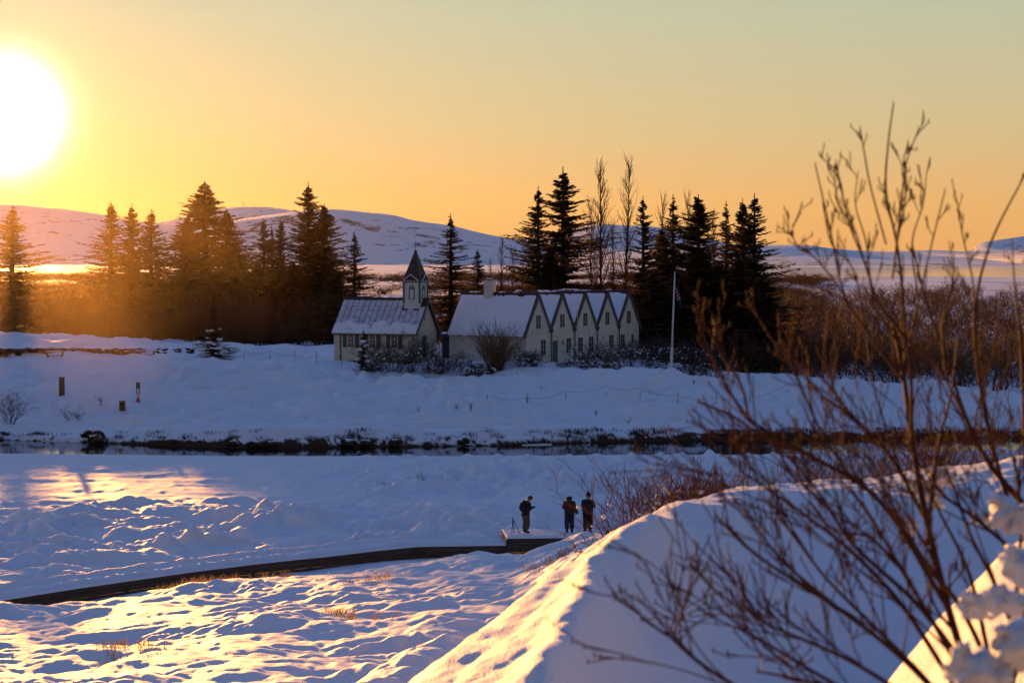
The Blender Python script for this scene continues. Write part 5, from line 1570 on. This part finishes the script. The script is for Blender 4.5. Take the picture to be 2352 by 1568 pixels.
st = [
 ([(2250, 1620), (2185, 1420), (2130, 1200), (2095, 1010), (2075, 860), (2050, 740)], 3.9, 4.6, .0105, .0050),
 ([(2095, 1010), (2085, 800), (2020, 700), (1985, 600), (1950, 510), (1920, 375)], 4.3, 4.8, .0050, .0022),
 ([(2080, 860), (2075, 700), (2060, 560), (2035, 440), (2040, 330), (2052, 240)], 4.5, 4.9, .0048, .0020),
 ([(2035, 560), (2000, 430), (1985, 350), (1976, 297)], 4.7, 4.9, .0028, .0018),
 ([(2050, 640), (2070, 470), (2080, 380), (2110, 297)], 4.6, 4.9, .0028, .0018),
 ([(2080, 880), (1990, 760), (1940, 680), (1905, 520), (1873, 380)], 4.4, 4.8, .0042, .0019),
 ([(1990, 760), (1960, 620), (1910, 560), (1890, 470)], 4.5, 4.9, .0030, .0017),
 ([(2085, 820), (2110, 690), (2140, 560), (2170, 440)], 4.5, 4.9, .0034, .0018),
 ([(2352, 1160), (2270, 1060), (2215, 950), (2180, 840), (2130, 700), (2095, 560)], 4.4, 4.9, .0085, .0022),
 ([(2400, 1320), (2310, 1130), (2255, 900), (2240, 720), (2275, 560), (2360, 390)], 4.2, 4.8, .0080, .0020),
 ([(2240, 760), (2235, 650), (2215, 560), (2200, 480)], 4.6, 4.9, .0030, .0016),
 ([(2215, 950), (2150, 840), (2060, 760), (1960, 700), (1840, 640)], 4.5, 4.9, .0040, .0018),
 ([(2130, 1200), (2040, 1040), (1960, 960), (1880, 900), (1800, 790)], 4.2, 4.7, .0055, .0022),
 ([(1960, 960), (1880, 860), (1790, 800), (1720, 690)], 4.4, 4.7, .0040, .0026),
 ([(2180, 1400), (2020, 1150), (1850, 1040), (1720, 960), (1640, 830), (1598, 715)], 3.8, 4.4, .0060, .0030),
 ([(1850, 1040), (1760, 1010), (1690, 960), (1604, 922)], 4.0, 4.3, .0040, .0030),
 ([(1720, 960), (1700, 880), (1650, 800), (1640, 735)], 4.1, 4.4, .0036, .0030),
 ([(1960, 1110), (1880, 980), (1830, 860), (1790, 770)], 4.1, 4.5, .0040, .0024),
 ([(2240, 1560), (2110, 1390), (1960, 1250), (1880, 1130), (1820, 1060)], 3.7, 4.1, .0062, .0026),
 ([(2130, 1250), (2150, 1050), (2185, 900), (2200, 780)], 4.1, 4.6, .0052, .0022),
 ([(2060, 560), (2080, 450), (2072, 390), (2085, 330)], 4.6, 4.9, .0026, .0014),
 ([(1985, 600), (1960, 520), (1925, 470), (1917, 400)], 4.6, 4.8, .0026, .0014),
 ([(2085, 820), (2010, 700), (1990, 560), (1965, 470), (1970, 400)], 4.5, 4.9, .0032, .0014),
 ([(2110, 690), (2095, 560), (2120, 470), (2128, 400)], 4.6, 4.9, .0028, .0014),
 ([(2170, 850), (2165, 740), (2190, 640), (2180, 560)], 4.5, 4.9, .0030, .0014),
 ([(1940, 680), (1880, 600), (1830, 560), (1800, 500)], 4.5, 4.8, .0028, .0014),
 ([(2130, 1200), (2070, 1080), (2010, 900), (1990, 780)], 4.2, 4.7, .0045, .0018),
]
near_bush('birch_bush', 'out of focus bare birch bush towering over the snow bank with thin upright twigs', st, 4)
st = [
 ([(2180, 1620), (2060, 1500), (1930, 1400), (1820, 1330), (1720, 1260), (1645, 1185)], 3.6, 4.0, .0058, .0026),
 ([(1930, 1400), (1800, 1290), (1730, 1200), (1690, 1150)], 3.8, 4.1, .0040, .0022),
 ([(2120, 1620), (1960, 1520), (1850, 1470), (1780, 1440), (1720, 1400)], 3.5, 3.9, .0050, .0024),
 ([(2220, 1620), (2080, 1400), (1960, 1270), (1860, 1190), (1760, 1120), (1700, 1080)], 3.8, 4.2, .0062, .0022),
 ([(2260, 1640), (2150, 1440), (2060, 1290), (1990, 1170), (1930, 1100)], 3.7, 4.2, .0066, .0024),
 ([(2060, 1290), (1990, 1230), (1920, 1220), (1860, 1150)], 3.9, 4.2, .0040, .0022),
 ([(2320, 1640), (2210, 1400), (2120, 1290), (2060, 1180), (2000, 1050)], 3.8, 4.3, .0070, .0024),
 ([(2290, 1600), (2230, 1330), (2160, 1180), (2110, 1080)], 3.9, 4.4, .0062, .0026),
 ([(2352, 1500), (2280, 1330), (2230, 1230), (2190, 1120), (2140, 1010)], 3.9, 4.4, .0066, .0024),
 ([(2200, 1640), (2100, 1530), (2010, 1440), (1900, 1330), (1830, 1240), (1790, 1190)], 3.6, 4.1, .0055, .0022),
 ([(1860, 1640), (1720, 1590), (1620, 1530), (1560, 1480), (1530, 1450)], 3.5, 3.7, .0048, .0034),
 ([(2050, 1640), (1900, 1560), (1800, 1500), (1700, 1440)], 3.5, 3.8, .0046, .0026),
 ([(2100, 1640), (1980, 1590), (1840, 1560), (1740, 1540)], 3.4, 3.7, .0046, .0026),
 ([(2380, 1350), (2330, 1270), (2240, 1190), (2160, 1130), (2110, 1060)], 4.0, 4.4, .0062, .0024),
]
near_bush('willow_thicket', 'out of focus willow stems fanning over the blue shaded snow bank', st, 9)
st = [
 ([(2310, 1640), (2360, 1350), (2352, 1000), (2345, 800), (2330, 650), (2325, 560)], 4.0, 5.0, .0060, .0018),
 ([(2310, 1640), (2400, 1200), (2370, 900), (2355, 700), (2385, 520)], 4.0, 5.0, .0070, .0022),
 ([(2310, 1640), (2330, 1400), (2345, 1200), (2330, 1050)], 4.0, 4.4, .0060, .0030),
]
near_bush('edge_branches', 'blurred reddish branches rising along the frame edge beside the tall birch bush', st, 12)
rr.seed(3)
for k, (x, y, Y, r, lab) in enumerate([
    (2345, 1300, 3.5, .042, 'big rounded snow lump on the near bush, highest of the stack'), (2240, 1390, 3.3, .030, 'round snow lump resting at the fork of near stems'),
    (2300, 1380, 3.2, .034, 'snow lump between the fork lump and the stack'), (2250, 1545, 2.9, .052, 'largest snow lump in the bottom corner of the bush'),
    (2345, 1480, 2.9, .048, 'broad snow lump under the stack in the corner'), (2130, 1130, 4.4, .035, 'sunlit snow puff caught in the middle of the branches'),
    (2160, 1095, 4.4, .028, 'small snow puff just above the sunlit puff'), (2090, 1210, 4.3, .022, 'glinting snow bead on a dark stem'),
    (2255, 1190, 4.3, .020, 'brown dry leaf bundle with snow on a side twig'), (2335, 1190, 4.0, .055, 'bright sunlit snow mass behind the side twig')]):
    p = pt(x, y, Y); r *= .78
    mb = MB().blob((0, 0, 0), r, 800 + k, 3, .8, .5)
    for j in range(9): mb.blob((rr.uniform(-1.2, 1.2) * r, rr.uniform(-r, r) * .5, rr.uniform(-1, .9) * r), r * rr.uniform(.12, .5), 830 + k * 3 + j, 2, .8, .5)
    tag(mb.build('snow_lump', M_SNOWN, None, True, p), lab, 'snow', 'snow lumps caught in the near bush')
bpy.context.view_layer.update()
